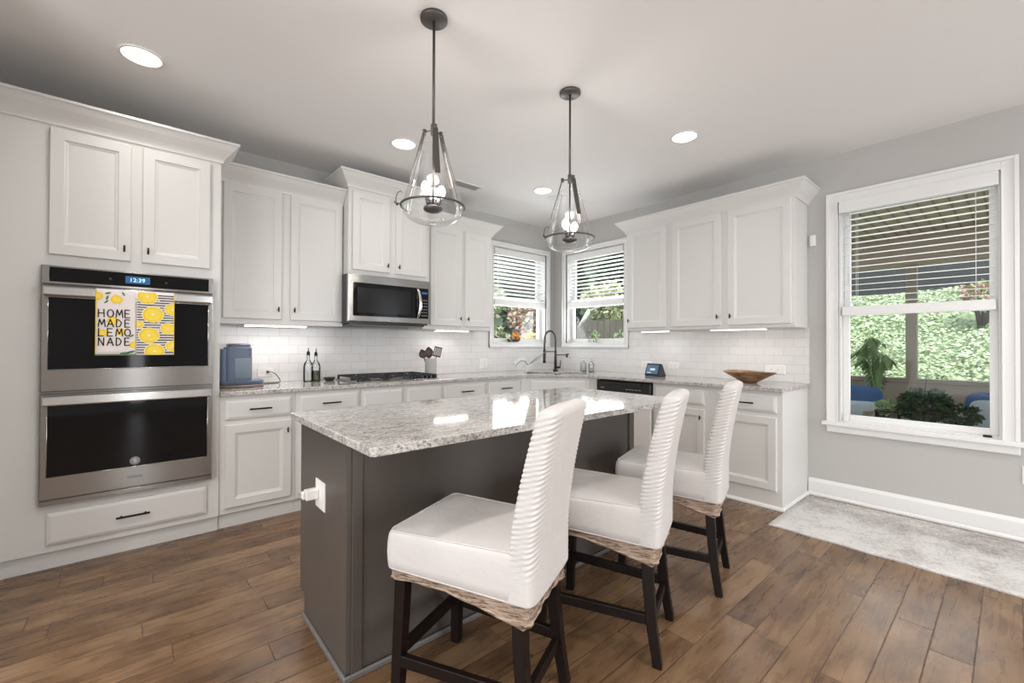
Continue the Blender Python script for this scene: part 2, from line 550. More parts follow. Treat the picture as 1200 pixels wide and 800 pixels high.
# ------------------------------------------------------------------ mesh helpers
class MB:
    def __init__(self):
        self.v = []
        self.f = []
        self.m = []
        self.s = []

    def add(self, vs, fs, m=0, smooth=True):
        o = len(self.v)
        self.v += [tuple(p) for p in vs]
        for q in fs:
            self.f.append(tuple(i + o for i in q))
            self.m.append(m)
            self.s.append(smooth)
        return self

    def box(self, x0, x1, y0, y1, z0, z1, m=0):
        vs = [(x0, y0, z0), (x1, y0, z0), (x1, y1, z0), (x0, y1, z0), (x0, y0, z1), (x1, y0, z1), (x1, y1, z1), (x0, y1, z1)]
        fs = [(3, 2, 1, 0), (4, 5, 6, 7), (0, 1, 5, 4), (1, 2, 6, 5), (2, 3, 7, 6), (3, 0, 4, 7)]
        return self.add(vs, fs, m, False)

    def obox(self, c, ax, ay, az, hx, hy, hz, m=0):
        c = Vector(c); ax = Vector(ax).normalized() * hx; ay = Vector(ay).normalized() * hy; az = Vector(az).normalized() * hz
        vs = [c + sx * ax + sy * ay + sz * az for sz in (-1, 1) for sx, sy in ((-1, -1), (1, -1), (1, 1), (-1, 1))]
        fs = [(3, 2, 1, 0), (4, 5, 6, 7), (0, 1, 5, 4), (1, 2, 6, 5), (2, 3, 7, 6), (3, 0, 4, 7)]
        return self.add(vs, fs, m, False)

    def prismatic(self, p0, p1, w0, d0, w1, d1, m=0):
        """tapering rectangular leg from p0 (bottom) to p1 (top), section w along x, d along y"""
        vs = []
        for p, w_, d_ in ((p0, w0, d0), (p1, w1, d1)):
            for sx, sy in ((-1, -1), (1, -1), (1, 1), (-1, 1)):
                vs.append((p[0] + sx * w_ / 2, p[1] + sy * d_ / 2, p[2]))
        fs = [(3, 2, 1, 0), (4, 5, 6, 7), (0, 1, 5, 4), (1, 2, 6, 5), (2, 3, 7, 6), (3, 0, 4, 7)]
        return self.add(vs, fs, m, False)

    def loft(self, rings, m=0, cap0=True, cap1=True, smooth=True, closed=True):
        n = len(rings[0])
        vs = [p for r in rings for p in r]
        fs = []
        for k in range(len(rings) - 1):
            for i in range(n if closed else n - 1):
                j = (i + 1) % n
                fs.append((k * n + i, k * n + j, (k + 1) * n + j, (k + 1) * n + i))
        if cap0:
            fs.append(tuple(range(n))[::-1])
        if cap1:
            fs.append(tuple((len(rings) - 1) * n + i for i in range(n)))
        return self.add(vs, fs, m, smooth)

    def tube(self, pts, r, n=8, m=0, caps=True, closed=False):
        pts = [Vector(p) for p in pts]
        N = len(pts)
        rs = r if isinstance(r, (list, tuple)) else [r] * N
        rings = []
        prev = None
        for i in range(N):
            if closed:
                t = (pts[(i + 1) % N] - pts[i - 1]).normalized()
            else:
                t = (pts[min(i + 1, N - 1)] - pts[max(i - 1, 0)]).normalized()
            if prev is None:
                a = Vector((0, 0, 1)) if abs(t.z) < 0.9 else Vector((1, 0, 0))
                nrm = t.cross(a).normalized()
            else:
                nrm = (prev - t * prev.dot(t)).normalized()
            prev = nrm
            bn = t.cross(nrm)
            rings.append([pts[i] + (nrm * math.cos(2 * PI * k / n) + bn * math.sin(2 * PI * k / n)) * rs[i] for k in range(n)])
        if closed:
            rings.append(rings[0])
            return self.loft(rings, m, False, False)
        return self.loft(rings, m, caps, caps)

    def cyl(self, p0, p1, r0, r1=None, n=16, m=0):
        return self.tube([p0, p1], [r0, r0 if r1 is None else r1], n, m)

    def lathe(self, prof, n=32, c=(0, 0, 0), m=0, cap0=False, cap1=False, a0=0, a1=2 * PI):
        full = abs(a1 - a0 - 2 * PI) < 1e-6
        rings = []
        for r, z in prof:
            cnt = n if full else n + 1
            rings.append([(c[0] + r * math.cos(a0 + (a1 - a0) * k / n), c[1] + r * math.sin(a0 + (a1 - a0) * k / n), c[2] + z) for k in range(cnt)])
        return self.loft(rings, m, cap0, cap1, True, full)

    def panel(self, x0, x1, z0, z1, yf, t, rings, m=0):
        """front facing -y at y=yf, thickness t to +y; rings = [(inset, recess)]"""
        R = [[(x0, yf + t, z0), (x1, yf + t, z0), (x1, yf + t, z1), (x0, yf + t, z1)]]
        for ins, rec in rings:
            R.append([(x0 + ins, yf + rec, z0 + ins), (x1 - ins, yf + rec, z0 + ins), (x1 - ins, yf + rec, z1 - ins), (x0 + ins, yf + rec, z1 - ins)])
        return self.loft(R, m, True, True, False)

    def build(self, name, mats, parent=None, bevel=0, smooth_angle=None, seg=2, recalc=True):
        me = bpy.data.meshes.new(name)
        me.from_pydata(self.v, [], self.f)
        if not isinstance(mats, (list, tuple)):
            mats = [mats]
        for x in mats:
            me.materials.append(M[x] if isinstance(x, str) else x)
        for i, p in enumerate(me.polygons):
            p.material_index = self.m[i]
            p.use_smooth = self.s[i]
        if recalc:
            b = bmesh.new()
            b.from_mesh(me)
            bmesh.ops.recalc_face_normals(b, faces=b.faces)
            b.to_mesh(me)
            b.free()
        if smooth_angle:
            me.polygons.foreach_set('use_smooth', [True] * len(me.polygons))
            me.set_sharp_from_angle(angle=math.radians(smooth_angle))
        me.update()
        o = bpy.data.objects.new(name, me)
        col.objects.link(o)
        if parent is not None:
            o.parent = parent
        if bevel:
            md = o.modifiers.new('bevel', 'BEVEL')
            md.width = bevel
            md.segments = seg
            md.limit_method = 'ANGLE'
            md.angle_limit = math.radians(35)
        return o


def thing(name, label, cat, loc=(0, 0, 0), rz=0, group=None):
    o = bpy.data.objects.new(name, None)
    o.empty_display_size = 0.1
    col.objects.link(o)
    o.location = loc
    o.rotation_euler = (0, 0, rz)
    o['label'] = label
    o['category'] = cat
    if group:
        o['group'] = group
    return o


def tag(o, label, cat, group=None, loc=None, rz=None):
    o['label'] = label
    o['category'] = cat
    if group:
        o['group'] = group
    if loc is not None:
        o.location = loc
    if rz is not None:
        o.rotation_euler = (0, 0, rz)
    return o


def struct(o):
    o['kind'] = 'structure'
    return o


def dup(root, label, loc, rz=None, group=None):
    kids = {}
    for o in col.objects:
        if o.parent is not None:
            kids.setdefault(o.parent.name, []).append(o)

    def cp(o, parent):
        c = o.copy()
        col.objects.link(c)
        c.parent = parent
        for k in kids.get(o.name, []):
            cp(k, c)
        return c
    r = cp(root, None)
    r['label'] = label
    r.location = loc
    if rz is not None:
        r.rotation_euler = (0, 0, rz)
    if group:
        r['group'] = group
    return r


def text_mesh(name, s, material, parent, x0, x1, z0, z1, y, depth=0.0006, bold=0.0):
    """lettering facing -y, fitted into the rectangle"""
    cu = bpy.data.curves.new(name, 'FONT')
    cu.body = s
    cu.size = 1
    cu.offset = bold
    cu.extrude = 0.01
    t = bpy.data.objects.new(name, cu)
    col.objects.link(t)
    bpy.context.view_layer.update()
    me = bpy.data.meshes.new_from_object(t)
    bpy.data.objects.remove(t)
    xs = [v.co.x for v in me.vertices]
    ys = [v.co.y for v in me.vertices]
    ax, bx, ay, by = min(xs), max(xs), min(ys), max(ys)
    for v in me.vertices:
        u = (v.co.x - ax) / (bx - ax)
        q = (v.co.y - ay) / (by - ay)
        v.co = Vector((x0 + u * (x1 - x0), y - depth * (1 if v.co.z > 0 else 0), z0 + q * (z1 - z0)))
    me.materials.clear()
    me.materials.append(M[material])
    o = bpy.data.objects.new(name, me)
    col.objects.link(o)
    o.parent = parent
    return o


def sweep_profile(path, prof, m=0):
    """sweep (out, z) profile along a 2D polyline; outward = left side of travel"""
    n = len(path)
    rings = []
    for i in range(n):
        p = Vector(path[i]).to_2d() if False else Vector((path[i][0], path[i][1]))
        d0 = (Vector(path[i]) - Vector(path[i - 1])).normalized() if i > 0 else None
        d1 = (Vector(path[i + 1]) - Vector(path[i])).normalized() if i < n - 1 else None
        if d0 is None:
            d0 = d1
        if d1 is None:
            d1 = d0
        n0 = Vector((-d0.y, d0.x))
        n1 = Vector((-d1.y, d1.x))
        nn = (n0 + n1).normalized()
        k = 1.0 / max(0.2, nn.dot(n0))
        rings.append([(p.x + nn.x * o * k, p.y + nn.y * o * k, z) for o, z in prof])
    b = MB()
    b.loft(rings, m, True, True, False)
    return b


# ------------------------------------------------------------------ room shell
H = 2.77
T = 0.16


def wall_cells(axis, c0, c1, a0, a1, z0, z1, holes):
    """axis 'x': wall runs along x with y in c0..c1 ; axis 'y': runs along y with x in c0..c1"""
    A = sorted(set([a0, a1] + [h[0] for h in holes] + [h[1] for h in holes]))
    Z = sorted(set([z0, z1] + [h[2] for h in holes] + [h[3] for h in holes]))
    b = MB()
    for i in range(len(A) - 1):
        for j in range(len(Z) - 1):
            ca, cz = (A[i] + A[i + 1]) / 2, (Z[j] + Z[j + 1]) / 2
            if any(h[0] < ca < h[1] and h[2] < cz < h[3] for h in holes):
                continue
            if axis == 'x':
                b.box(A[i], A[i + 1], c0, c1, Z[j], Z[j + 1])
            else:
                b.box(c0, c1, A[i], A[i + 1], Z[j], Z[j + 1])
    return b


WA = (-1.055, -0.17, 1.255, 2.40)     # corner window, north wall: x0,x1,z0,z1
WB = (-1.11, -0.22, 1.255, 2.40)      # corner window, east wall: y0,y1,z0,z1
WC = (-3.99, -3.125, 0.625, 2.375)    # large window, east wall

struct(MB().box(-8.0, 0.0, -8.0, 0.0, -0.08, 0.0).build('floor', 'floor'))
struct(MB().box(-8.16, T, -8.16, T, H, H + 0.15).build('ceiling', 'ceiling'))
struct(wall_cells('x', 0.0, T, -8.16, T, -0.3, H, [WA]).build('wall_north', 'wall'))
struct(wall_cells('y', 0.0, T, -8.16, 0.0, -0.3, H, [WB, WC, (-7.2, -5.6, 0.625, 2.375)]).build('wall_east', 'wall'))
struct(wall_cells('x', -8.16, -8.0, -8.16, 0.0, -0.3, H, [(-2.9, -0.4, 0.25, 2.5), (-4.33, -4.13, 0.1, 2.2)]).build('wall_south', 'wall'))
struct(wall_cells('y', -8.16, -8.0, -8.0, 0.0, -0.3, H, [(-7.1, -2.1, 0.2, 2.45)]).build('wall_west', 'wall'))
struct(MB().box(-4.96, -4.84, -1.3, 0.0, 0, H).build('wall_return', 'wall'))

# tile backsplash (part of the walls)
bsA = MB()
bsA.box(-3.834, -1.125, -0.008, 0.0, 0.914, 1.38)
bsA.box(-1.125, -0.0, -0.008, 0.0, 0.914, 1.20)
struct(bsA.build('trim_1', 'tileA'))
bsB = MB()
bsB.box(-0.008, 0.0, -1.17, -0.008, 0.914, 1.20)
bsB.box(-0.008, 0.0, -2.925, -1.17, 0.914, 1.38)
struct(bsB.build('trim_2', 'tileB'))

# baseboards
bprof = [(0, 0), (0.028, 0), (0.028, 0.012), (0.022, 0.022), (0.016, 0.026), (0.016, 0.115), (0.011, 0.13), (0.006, 0.14), (0, 0.14)]
b = sweep_profile([(0.0, -2.92), (0.0, -8.0)][::-1], bprof)
struct(b.build('baseboard_east', 'trim'))
b = sweep_profile([(-8.0, -8.0), (0.0, -8.0)], bprof)
struct(b.build('baseboard_south', 'trim'))


def window(name, axis, a0, a1, z0, z1, stool, mull_z, casing=0.075):
    """casing, sashes and glass; local frame: x along wall seen from inside left->right, y = 0 at wall face, +y outside"""
    root = bpy.data.objects.new(name, None)
    col.objects.link(root)
    root['kind'] = 'structure'
    if axis == 'x':
        root.location = (a0, 0, 0)
    else:
        root.location = (0, a1, 0)
        root.rotation_euler = (0, 0, -PI / 2)
    w_ = a1 - a0
    c = casing
    b = MB()
    for (i0, i1, th) in ((0.0, c, 0.016), (c - 0.022, c, 0.026), (0.0, 0.010, 0.022)):
        # nested picture frame boards: measured outward from opening
        o0, o1 = i0, i1
        b.box(-o1, -o0, -th, 0.0, z0 - (o1 if not stool else 0), z1 + o1)
        b.box(w_ + o0, w_ + o1, -th, 0.0, z0 - (o1 if not stool else 0), z1 + o1)
        b.box(-o0, w_ + o0, -th, 0.0, z1 + o0, z1 + o1)
        if not stool:
            b.box(-o0, w_ + o0, -th, 0.0, z0 - o1, z0 - o0)
    b.build('window_casing', 'trim', root, bevel=0.002)
    if stool:
        s = MB()
        s.box(-c - 0.025, w_ + c + 0.025, -0.055, 0.0, z0 - 0.028, z0)
        s.box(0.001, w_ - 0.001, 0.0, 0.06, z0 - 0.028 + 0.028, z0 + 0.004)
        s.build('window_sill', 'trim', root, bevel=0.006)
        s = MB()
        s.panel(-c, w_ + c, z0 - 0.085, z0 - 0.028, -0.024, 0.024, [(0, 0.004), (0.006, 0)])
        s.build('window_apron', 'trim', root)
    else:
        s = MB()
        s.box(-c, w_ + c, -0.034, 0.0, z0 - 0.052, z0 - 0.030)
        s.build('window_sill', 'trim', root, bevel=0.004)
    # jamb liner
    j = MB()
    j.box(0, 0.012, 0.001, T, z0, z1)
    j.box(w_ - 0.012, w_, 0.001, T, z0, z1)
    j.box(0.012, w_ - 0.012, 0.001, T, z1 - 0.012, z1)
    j.box(0.012, w_ - 0.012, 0.06, T, z0, z0 + 0.012)
    j.build('window_jamb', 'trim', root)
    # sashes
    for nm, za, zb, yc in (('lower_sash', z0 + 0.012, mull_z + 0.02, 0.085), ('upper_sash', mull_z - 0.02, z1 - 0.012, 0.125)):
        f = MB()
        s = 0.042
        x0_, x1_ = 0.013, w_ - 0.013
        f.box(x0_, x0_ + s, yc - 0.016, yc + 0.016, za, zb)
        f.box(x1_ - s, x1_, yc - 0.016, yc + 0.016, za, zb)
        f.box(x0_ + s, x1_ - s, yc - 0.016, yc + 0.016, za, za + s)
        f.box(x0_ + s, x1_ - s, yc - 0.016, yc + 0.016, zb - s, zb)
        so = f.build(nm, 'trim', root, bevel=0.003)
        g = MB()
        g.box(x0_ + s, x1_ - s, yc - 0.002, yc + 0.002, za + s, zb - s)
        g.build('pane', 'winglass', so)
    return root


window('window_1', 'x', WA[0], WA[1], WA[2], WA[3], False, 1.80, 0.062)
window('window_2', 'y', WB[0], WB[1], WB[2], WB[3], False, 1.80, 0.062)
w3 = window('window_3', 'y', WC[0], WC[1], WC[2], WC[3], True, 1.50, 0.078)
window('window_4', 'y', -7.2, -5.6, 0.625, 2.375, True, 1.50, 0.078)


def blind(label, axis, a0, a1, ztop, zbot, tilt=0.12, group=None, rail_h=0.07, valance=0.075):
    if axis == 'x':
        root = thing('window_blind', label, 'blind', (a0, 0, zbot), 0)
    else:
        root = thing('window_blind', label, 'blind', (0, a1, zbot), -PI / 2)
    w_ = a1 - a0
    h = ztop - zbot
    b = MB()
    b.box(0.006, w_ - 0.006, -0.012, 0.046, h - valance, h)
    b.box(-0.004, w_ + 0.004, -0.040, -0.012, h - valance - 0.01, h - 0.002) if valance > 0.08 else None
    b.build('headrail', 'trim', root, bevel=0.003)
    s = MB()
    z = rail_h + 0.03
    while z < h - valance - 0.012:
        c, sn = math.cos(tilt), math.sin(tilt)
        s.obox((w_ / 2, 0.02, z), (1, 0, 0), (0, c, sn), (0, -sn, c), w_ / 2 - 0.014, 0.025, 0.0014)
        z += 0.047
    s.build('slats', 'trim', root)
    r = MB()
    r.box(0.010, w_ - 0.010, -0.010, 0.046, 0, rail_h)
    r.build('bottom_rail', 'trim', root, bevel=0.004)
    for x in (0.10, w_ - 0.10):
        c = MB()
        c.tube([(x, -0.008, rail_h), (x, -0.008, h - valance)], 0.0012, 6)
        c.tube([(x, 0.048, rail_h), (x, 0.048, h - valance)], 0.0012, 6)
        c.build('ladder_cord', 'trim', root)
    wd = MB()
    wd.tube([(0.055, -0.014, h - valance), (0.055, -0.016, rail_h + 0.18)], 0.003, 8)
    wd.build('tilt_wand', 'trim', root)
    return root


blind('white slatted blind half lowered in the corner window left of the faucet', 'x', WA[0] + .013, WA[1] - .013, 2.388, 1.705, -0.38)
blind('white slatted blind half lowered in the corner window right of the faucet', 'y', WB[0] + .013, WB[1] - .013, 2.388, 1.705, -0.16)
blind('white slatted blind half lowered in the large window above the rug', 'y', WC[0] + .013, WC[1] - .013, 2.376, 1.47, 0.04, valance=0.085)


# ------------------------------------------------------------------ cabinet builders
DOOR = [(0, 0.004), (0.004, 0), (0.056, 0), (0.060, 0.006), (0.066, 0.007), (0.074, 0.011)]
DRAW = [(0, 0.007), (0.006, 0.004), (0.016, 0.0008), (0.018, 0)]


def add_knob(parent, x, z, y):
    k = MB()
    k.cyl((x, y, z), (x, y - 0.022, z), 0.0045, n=10)
    k.cyl((x, y - 0.026, z - 0.019), (x, y - 0.026, z + 0.019), 0.0052, n=10)
    k.build('knob', 'black', parent)


def add_pull(parent, x, z, y, L=0.135):
    k = MB()
    for s in (-1, 1):
        k.cyl((x + s * L * 0.36, y, z), (x + s * L * 0.36, y - 0.028, z), 0.0045, n=10)
    k.cyl((x - L / 2, y - 0.030, z), (x + L / 2, y - 0.030, z), 0.0058, n=10)
    k.build('handle', 'black', parent)


def frame_box(root, w_, d, z0, z1, name='body'):
    b = MB()
    b.box(0, w_, -d, -0.001, z0, z1)
    return b.build(name, 'cab', root, bevel=0.0015)


def door(root, x0, x1, z0, z1, yf, knob=None):
    b = MB()
    b.panel(x0, x1, z0, z1, yf - 0.02, 0.02, DOOR)
    o = b.build('door', 'cab', root)
    if knob:
        add_knob(o, knob[0], knob[1], yf - 0.02)
    return o


def drawer(root, x0, x1, z0, z1, yf, pull=True, L=0.135, px=None):
    b = MB()
    b.panel(x0, x1, z0, z1, yf - 0.02, 0.02, DRAW)
    o = b.build('drawer', 'cab', root)
    if pull:
        add_pull(o, (x0 + x1) / 2 if px is None else px, (z0 + z1) / 2, yf - 0.02, L)
    return o


CROWN = [(0.0, -0.012), (0.010, -0.012), (0.012, 0.000), (0.018, 0.012), (0.028, 0.026), (0.044, 0.044), (0.062, 0.064), (0.078, 0.086), (0.083, 0.092), (0.092, 0.096), (0.092, 0.110), (0.0, 0.110)]


def crown(root, path, z0):
    prof = [(o, z0 + z) for o, z in CROWN]
    return sweep_profile(path, prof).build('crown_moulding', 'cab', root)


# oven tower -----------------------------------------------------------------
x0t = -4.838
t = thing('oven_cabinet', 'tall white cabinet tower around the double oven with crown moulding', 'cabinet', (x0t, 0, 0))
wt = -3.834 - x0t
lx = lambda x: x - x0t
b = MB()
b.box(0, lx(-4.64), -0.62, -0.001, 0.10, 2.44)
b.box(lx(-3.872), wt, -0.62, -0.001, 0.10, 2.44)
b.box(lx(-4.64), lx(-3.872), -0.62, -0.001, 1.652, 2.44)
b.box(lx(-4.64), lx(-3.872), -0.62, -0.001, 0.10, 0.358)
b.box(lx(-4.64), lx(-3.872), -0.02, -0.001, 0.358, 1.652)
b.build('body', 'cab', t)
MB().box(0, wt, -0.59, -0.01, 0.0, 0.10).build('toe_kick', 'cab', t)
door(t, lx(-4.612), lx(-4.278), 1.712, 2.40, -0.62, (lx(-4.278) - 0.028, 1.78))
door(t, lx(-4.228), lx(-3.893), 1.712, 2.40, -0.62, (lx(-4.228) + 0.028, 1.78))
drawer(t, lx(-4.609), lx(-3.90), 0.138, 0.312, -0.62, L=0.15, px=lx(-4.255))
crown(t, [(wt, -0.001), (wt, -0.62), (0.0, -0.62)][::-1][::-1] if False else [(0.0, -0.62), (wt, -0.62), (wt, -0.001)][::-1], 2.43)

# upper cabinets, north wall ---------------------------------------------------
x0 = -3.832
t = thing('upper_cabinet', 'white two-door wall cabinet between the oven tower and microwave', 'cabinet', (x0, 0, 1.38))
wc = -2.925 - x0
frame_box(t, wc, 0.305, 0, 1.045)
door(t, 0.05, -3.398 - x0, 0.038, 1.022, -0.305, (-3.398 - x0 - 0.026, 0.115))
door(t, -3.336 - x0, -2.935 - x0, 0.038, 1.022, -0.305, (-3.336 - x0 + 0.026, 0.115))
crown(t, [(wc, -0.305), (0.0, -0.305)], 1.035)

x0 = -2.923
t = thing('upper_cabinet', 'white two-door wall cabinet raised above the microwave', 'cabinet', (x0, 0, 1.818))
wc = -2.163 - x0
frame_box(t, wc, 0.42, 0, 0.745)
door(t, -2.892 - x0, -2.560 - x0, 0.038, 0.70, -0.42, (-2.56 - x0 - 0.026, 0.10))
door(t, -2.505 - x0, -2.192 - x0, 0.038, 0.70, -0.42, (-2.505 - x0 + 0.026, 0.10))
crown(t, [(wc, -0.001), (wc, -0.42), (0.0, -0.42), (0.0, -0.001)], 0.735)

x0 = -2.161
t = thing('upper_cabinet', 'white two-door wall cabinet between the microwave and corner window', 'cabinet', (x0, 0, 1.38))
wc = -1.32 - x0
frame_box(t, wc, 0.305, 0, 1.045)
door(t, -2.085 - x0, -1.715 - x0, 0.038, 1.022, -0.305, (-1.715 - x0 - 0.026, 0.115))
door(t, -1.673 - x0, -1.343 - x0, 0.038, 1.022, -0.305, (-1.673 - x0 + 0.026, 0.115))
crown(t, [(wc, -0.001), (wc, -0.305), (0.0, -0.305)], 1.035)

# upper cabinets, east wall
y0 = -1.357
t = thing('upper_cabinet', 'white three-door wall cabinet above the wooden bowl', 'cabinet', (0, y0, 1.38), -PI / 2)
wc = 2.913 - 1.357
frame_box(t, wc, 0.325, 0, 1.045)
ly = lambda y: -y - 1.357
door(t, ly(-1.378), ly(-1.817), 0.028, 1.022, -0.325, (ly(-1.378) + 0.026, 0.105))
door(t, ly(-1.885), ly(-2.345), 0.028, 1.022, -0.325, (ly(-2.345) - 0.026, 0.105))
door(t, ly(-2.405), ly(-2.890), 0.028, 1.022, -0.325, (ly(-2.405) + 0.026, 0.105))
crown(t, [(wc, -0.001), (wc, -0.325), (0.0, -0.325), (0.0, -0.001)], 1.035)


# base cabinets, north wall
def base(label, x0, x1, doors, drawers, axis='A', d=0.61, dkw={}):
    if axis == 'A':
        t_ = thing('base_cabinet', label, 'cabinet', (x0, 0, 0))
    else:
        t_ = thing('base_cabinet', label, 'cabinet', (0, x0, 0), -PI / 2)
    w_ = x1 - x0 if axis == 'A' else x0 - x1
    frame_box(t_, w_, d, 0.10, 0.883)
    MB().box(0, w_, -d + (0.03 if axis == 'A' else 0.0), -0.01, 0, 0.10).build('toe_kick', 'cab', t_)
    f = (lambda x: x - x0) if axis == 'A' else (lambda y: x0 - y)
    for a, b_, side in doors:
        A_, B_ = f(a), f(b_)
        k = None
        if side == 'r':
            k = (B_ - 0.028, 0.62)
        elif side == 'l':
            k = (A_ + 0.028, 0.62)
        door(t_, A_, B_, 0.138, 0.688, -d, k)
    for a, b_, p in drawers:
        drawer(t_, f(a), f(b_), 0.722, 0.852, -d, p)
    return t_


base('white base cabinet right beside the oven tower', -3.832, -3.370, [(-3.800, -3.398, 'r')], [(-3.800, -3.398, True)])
base('white base cabinet under the two glass bottles', -3.368, -2.886, [(-3.341, -2.905, 'l')], [(-3.341, -2.905, True)])
base('wide white base cabinet under the gas cooktop with plain panels', -2.884, -2.122, [(-2.865, -2.524, 'r'), (-2.481, -2.140, 'l')], [(-2.865, -2.524, False), (-2.481, -2.140, False)])
base('white base cabinet under the utensil crock', -2.120, -1.616, [(-2.104, -1.635, 'r')], [(-2.104, -1.635, True)])
base('white base cabinet next to the corner sink cabinet', -1.614, -1.150, [(-1.599, -1.168, 'l')], [(-1.599, -1.168, True)])

# diagonal corner sink base
t = thing('sink_cabinet', 'white diagonal corner cabinet under the sink', 'cabinet', (0, 0, 0))
P = [(-1.148, -0.001), (-1.148, -0.61), (-1.10, -0.625), (-0.625, -1.10), (-0.61, -1.198), (-0.001, -1.198), (-0.001, -0.001)]
b = MB()
b.loft([[(p[0], p[1], 0.10) for p in P], [(p[0], p[1], 0.62) for p in P]], 0, True, True, False)
P2 = [(-1.148, -0.61), (-1.10, -0.625), (-0.625, -1.10), (-0.61, -1.198), (-0.56, -1.198), (-0.575, -1.08), (-1.08, -0.575), (-1.148, -0.56)]
b.loft([[(p[0], p[1], 0.62) for p in P2], [(p[0], p[1], 0.883) for p in P2]], 0, True, True, False)
b.build('body', 'cab', t)
b = MB()
Pk = [(-1.148, -0.02), (-1.148, -0.58), (-1.09, -0.60), (-0.60, -1.09), (-0.58, -1.198), (-0.02, -1.198), (-0.02, -0.02)]
b.loft([[(p[0], p[1], 0) for p in Pk], [(p[0], p[1], 0.10) for p in Pk]], 0, True, True, False)
b.build('toe_kick', 'cab', t)
dg = bpy.data.objects.new('front_frame', None)
q = Matrix.Rotation(-PI / 4, 4, 'Z')


def rotmb(mb, cx, cy):
    mb.v = [((q @ Vector(v)).x + cx, (q @ Vector(v)).y + cy, v[2]) for v in mb.v]
    return mb


bpy.data.objects.remove(dg)
cdx, cdy = -0.8625, -0.8625
b = MB(); b.panel(-0.29, 0.29, 0.722, 0.852, -0.019, 0.02, DRAW); rotmb(b, cdx, cdy).build('false_drawer', 'cab', t)
for s in (-1, 1):
    b = MB()
    b.panel(min(s * 0.015, s * 0.29), max(s * 0.015, s * 0.29), 0.138, 0.688, -0.019, 0.02, DOOR)
    o = rotmb(b, cdx, cdy).build('door', 'cab', t)
    k = MB()
    x, z, y = s * 0.045, 0.62, -0.019
    k.cyl((x, y, z), (x, y - 0.022, z), 0.0045, n=10)
    k.cyl((x, y - 0.026, z - 0.019), (x, y - 0.026, z + 0.019), 0.0052, n=10)
    rotmb(k, cdx, cdy).build('knob', 'black', o)

base('white base cabinet with two drawers under the wooden bowl', -1.842, -2.913,
     [(-1.870, -2.331, 'r'), (-2.442, -2.877, 'l')], [(-1.870, -2.331, True), (-2.442, -2.877, True)], 'B')
shoe = sweep_profile([(0.0, -2.913), (-0.61, -2.913), (-0.61, -1.86)], [(0, 0), (0.018, 0), (0.016, 0.01), (0.008, 0.02), (0, 0.024)])
struct(shoe.build('trim_3', 'trim'))

# dishwasher
t = thing('dishwasher', 'dishwasher with black control strip and pale door right of the sink cabinet', 'dishwasher', (0, -1.204, 0), -PI / 2)
b = MB(); b.box(0.004, 0.630, -0.60, -0.02, 0.09, 0.872); b.build('body', 'blackplastic', t)
b = MB(); b.panel(0.006, 0.628, 0.12, 0.745, -0.632, 0.03, [(0, 0.006), (0.006, 0)]); b.build('door', 'plastic_white', t)
b = MB(); b.panel(0.006, 0.628, 0.752, 0.868, -0.640, 0.04, [(0, 0.006), (0.005, 0), (0.014, 0.0), (0.018, 0.004)])
cp = b.build('control_panel', 'blackplastic', t)
b = MB(); b.box(0.10, 0.53, -0.652, -0.636, 0.836, 0.858); b.build('handle', 'blackplastic', cp, bevel=0.004)
for i in range(5):
    MB().box(0.36 + i * 0.035, 0.385 + i * 0.035, -0.638, -0.635, 0.795, 0.803).build('button', 'legend', cp)
MB().box(0.06, 0.10, -0.638, -0.635, 0.795, 0.805).build('nameplate', 'legend', cp)
MB().box(0.006, 0.628, -0.57, -0.05, 0, 0.09).build('toe_panel', 'blackplastic', t)

# ------------------------------------------------------------------ countertops
def slab(outer, holes, z0, z1, name, material, bevel=0.004):
    bm = bmesh.new()
    edges = []
    for loop in [outer] + holes:
        vs = [bm.verts.new((p[0], p[1], z1)) for p in loop]
        for i in range(len(vs)):
            edges.append(bm.edges.new((vs[i], vs[(i + 1) % len(vs)])))
    r = bmesh.ops.triangle_fill(bm, use_beauty=True, use_dissolve=True, edges=edges)
    faces = [g for g in r['geom'] if isinstance(g, bmesh.types.BMFace)]
    ex = bmesh.ops.extrude_face_region(bm, geom=bm.faces[:])
    vv = [g for g in ex['geom'] if isinstance(g, bmesh.types.BMVert)]
    bmesh.ops.translate(bm, verts=vv, vec=(0, 0, z0 - z1))
    bmesh.ops.recalc_face_normals(bm, faces=bm.faces)
    me = bpy.data.meshes.new(name)
    bm.to_mesh(me)
    bm.free()
    me.materials.append(M[material])
    o = bpy.data.objects.new(name, me)
    col.objects.link(o)
    if bevel:
        md = o.modifiers.new('bevel', 'BEVEL'); md.width = bevel; md.segments = 2
        md.limit_method = 'ANGLE'; md.angle_limit = math.radians(40)
    return o


def rrect(cx, cy, hx, hy, r, ang, n=5):
    pts = []
    for (sx, sy, a) in ((1, 1, 0), (-1, 1, 90), (-1, -1, 180), (1, -1, 270)):
        for k in range(n + 1):
            th = math.radians(a + 90 * k / n)
            x = sx * (hx - r) + r * math.cos(th)
            y = sy * (hy - r) + r * math.sin(th)
            pts.append((cx + x * math.cos(ang) - y * math.sin(ang), cy + x * math.sin(ang) + y * math.cos(ang)))
    return pts


SK = (-0.655, -0.655)
outer = [(-3.832, -0.009), (-3.832, -0.648), (-1.125, -0.648), (-0.648, -1.125), (-0.648, -2.928), (-0.009, -2.928), (-0.009, -0.009)]
sink_loop = rrect(SK[0], SK[1], 0.33, 0.185, 0.04, -PI / 4)
o = slab(outer, [sink_loop], 0.884, 0.914, 'countertop', 'granite')
tag(o, 'speckled grey granite countertop running around the corner sink', 'countertop')

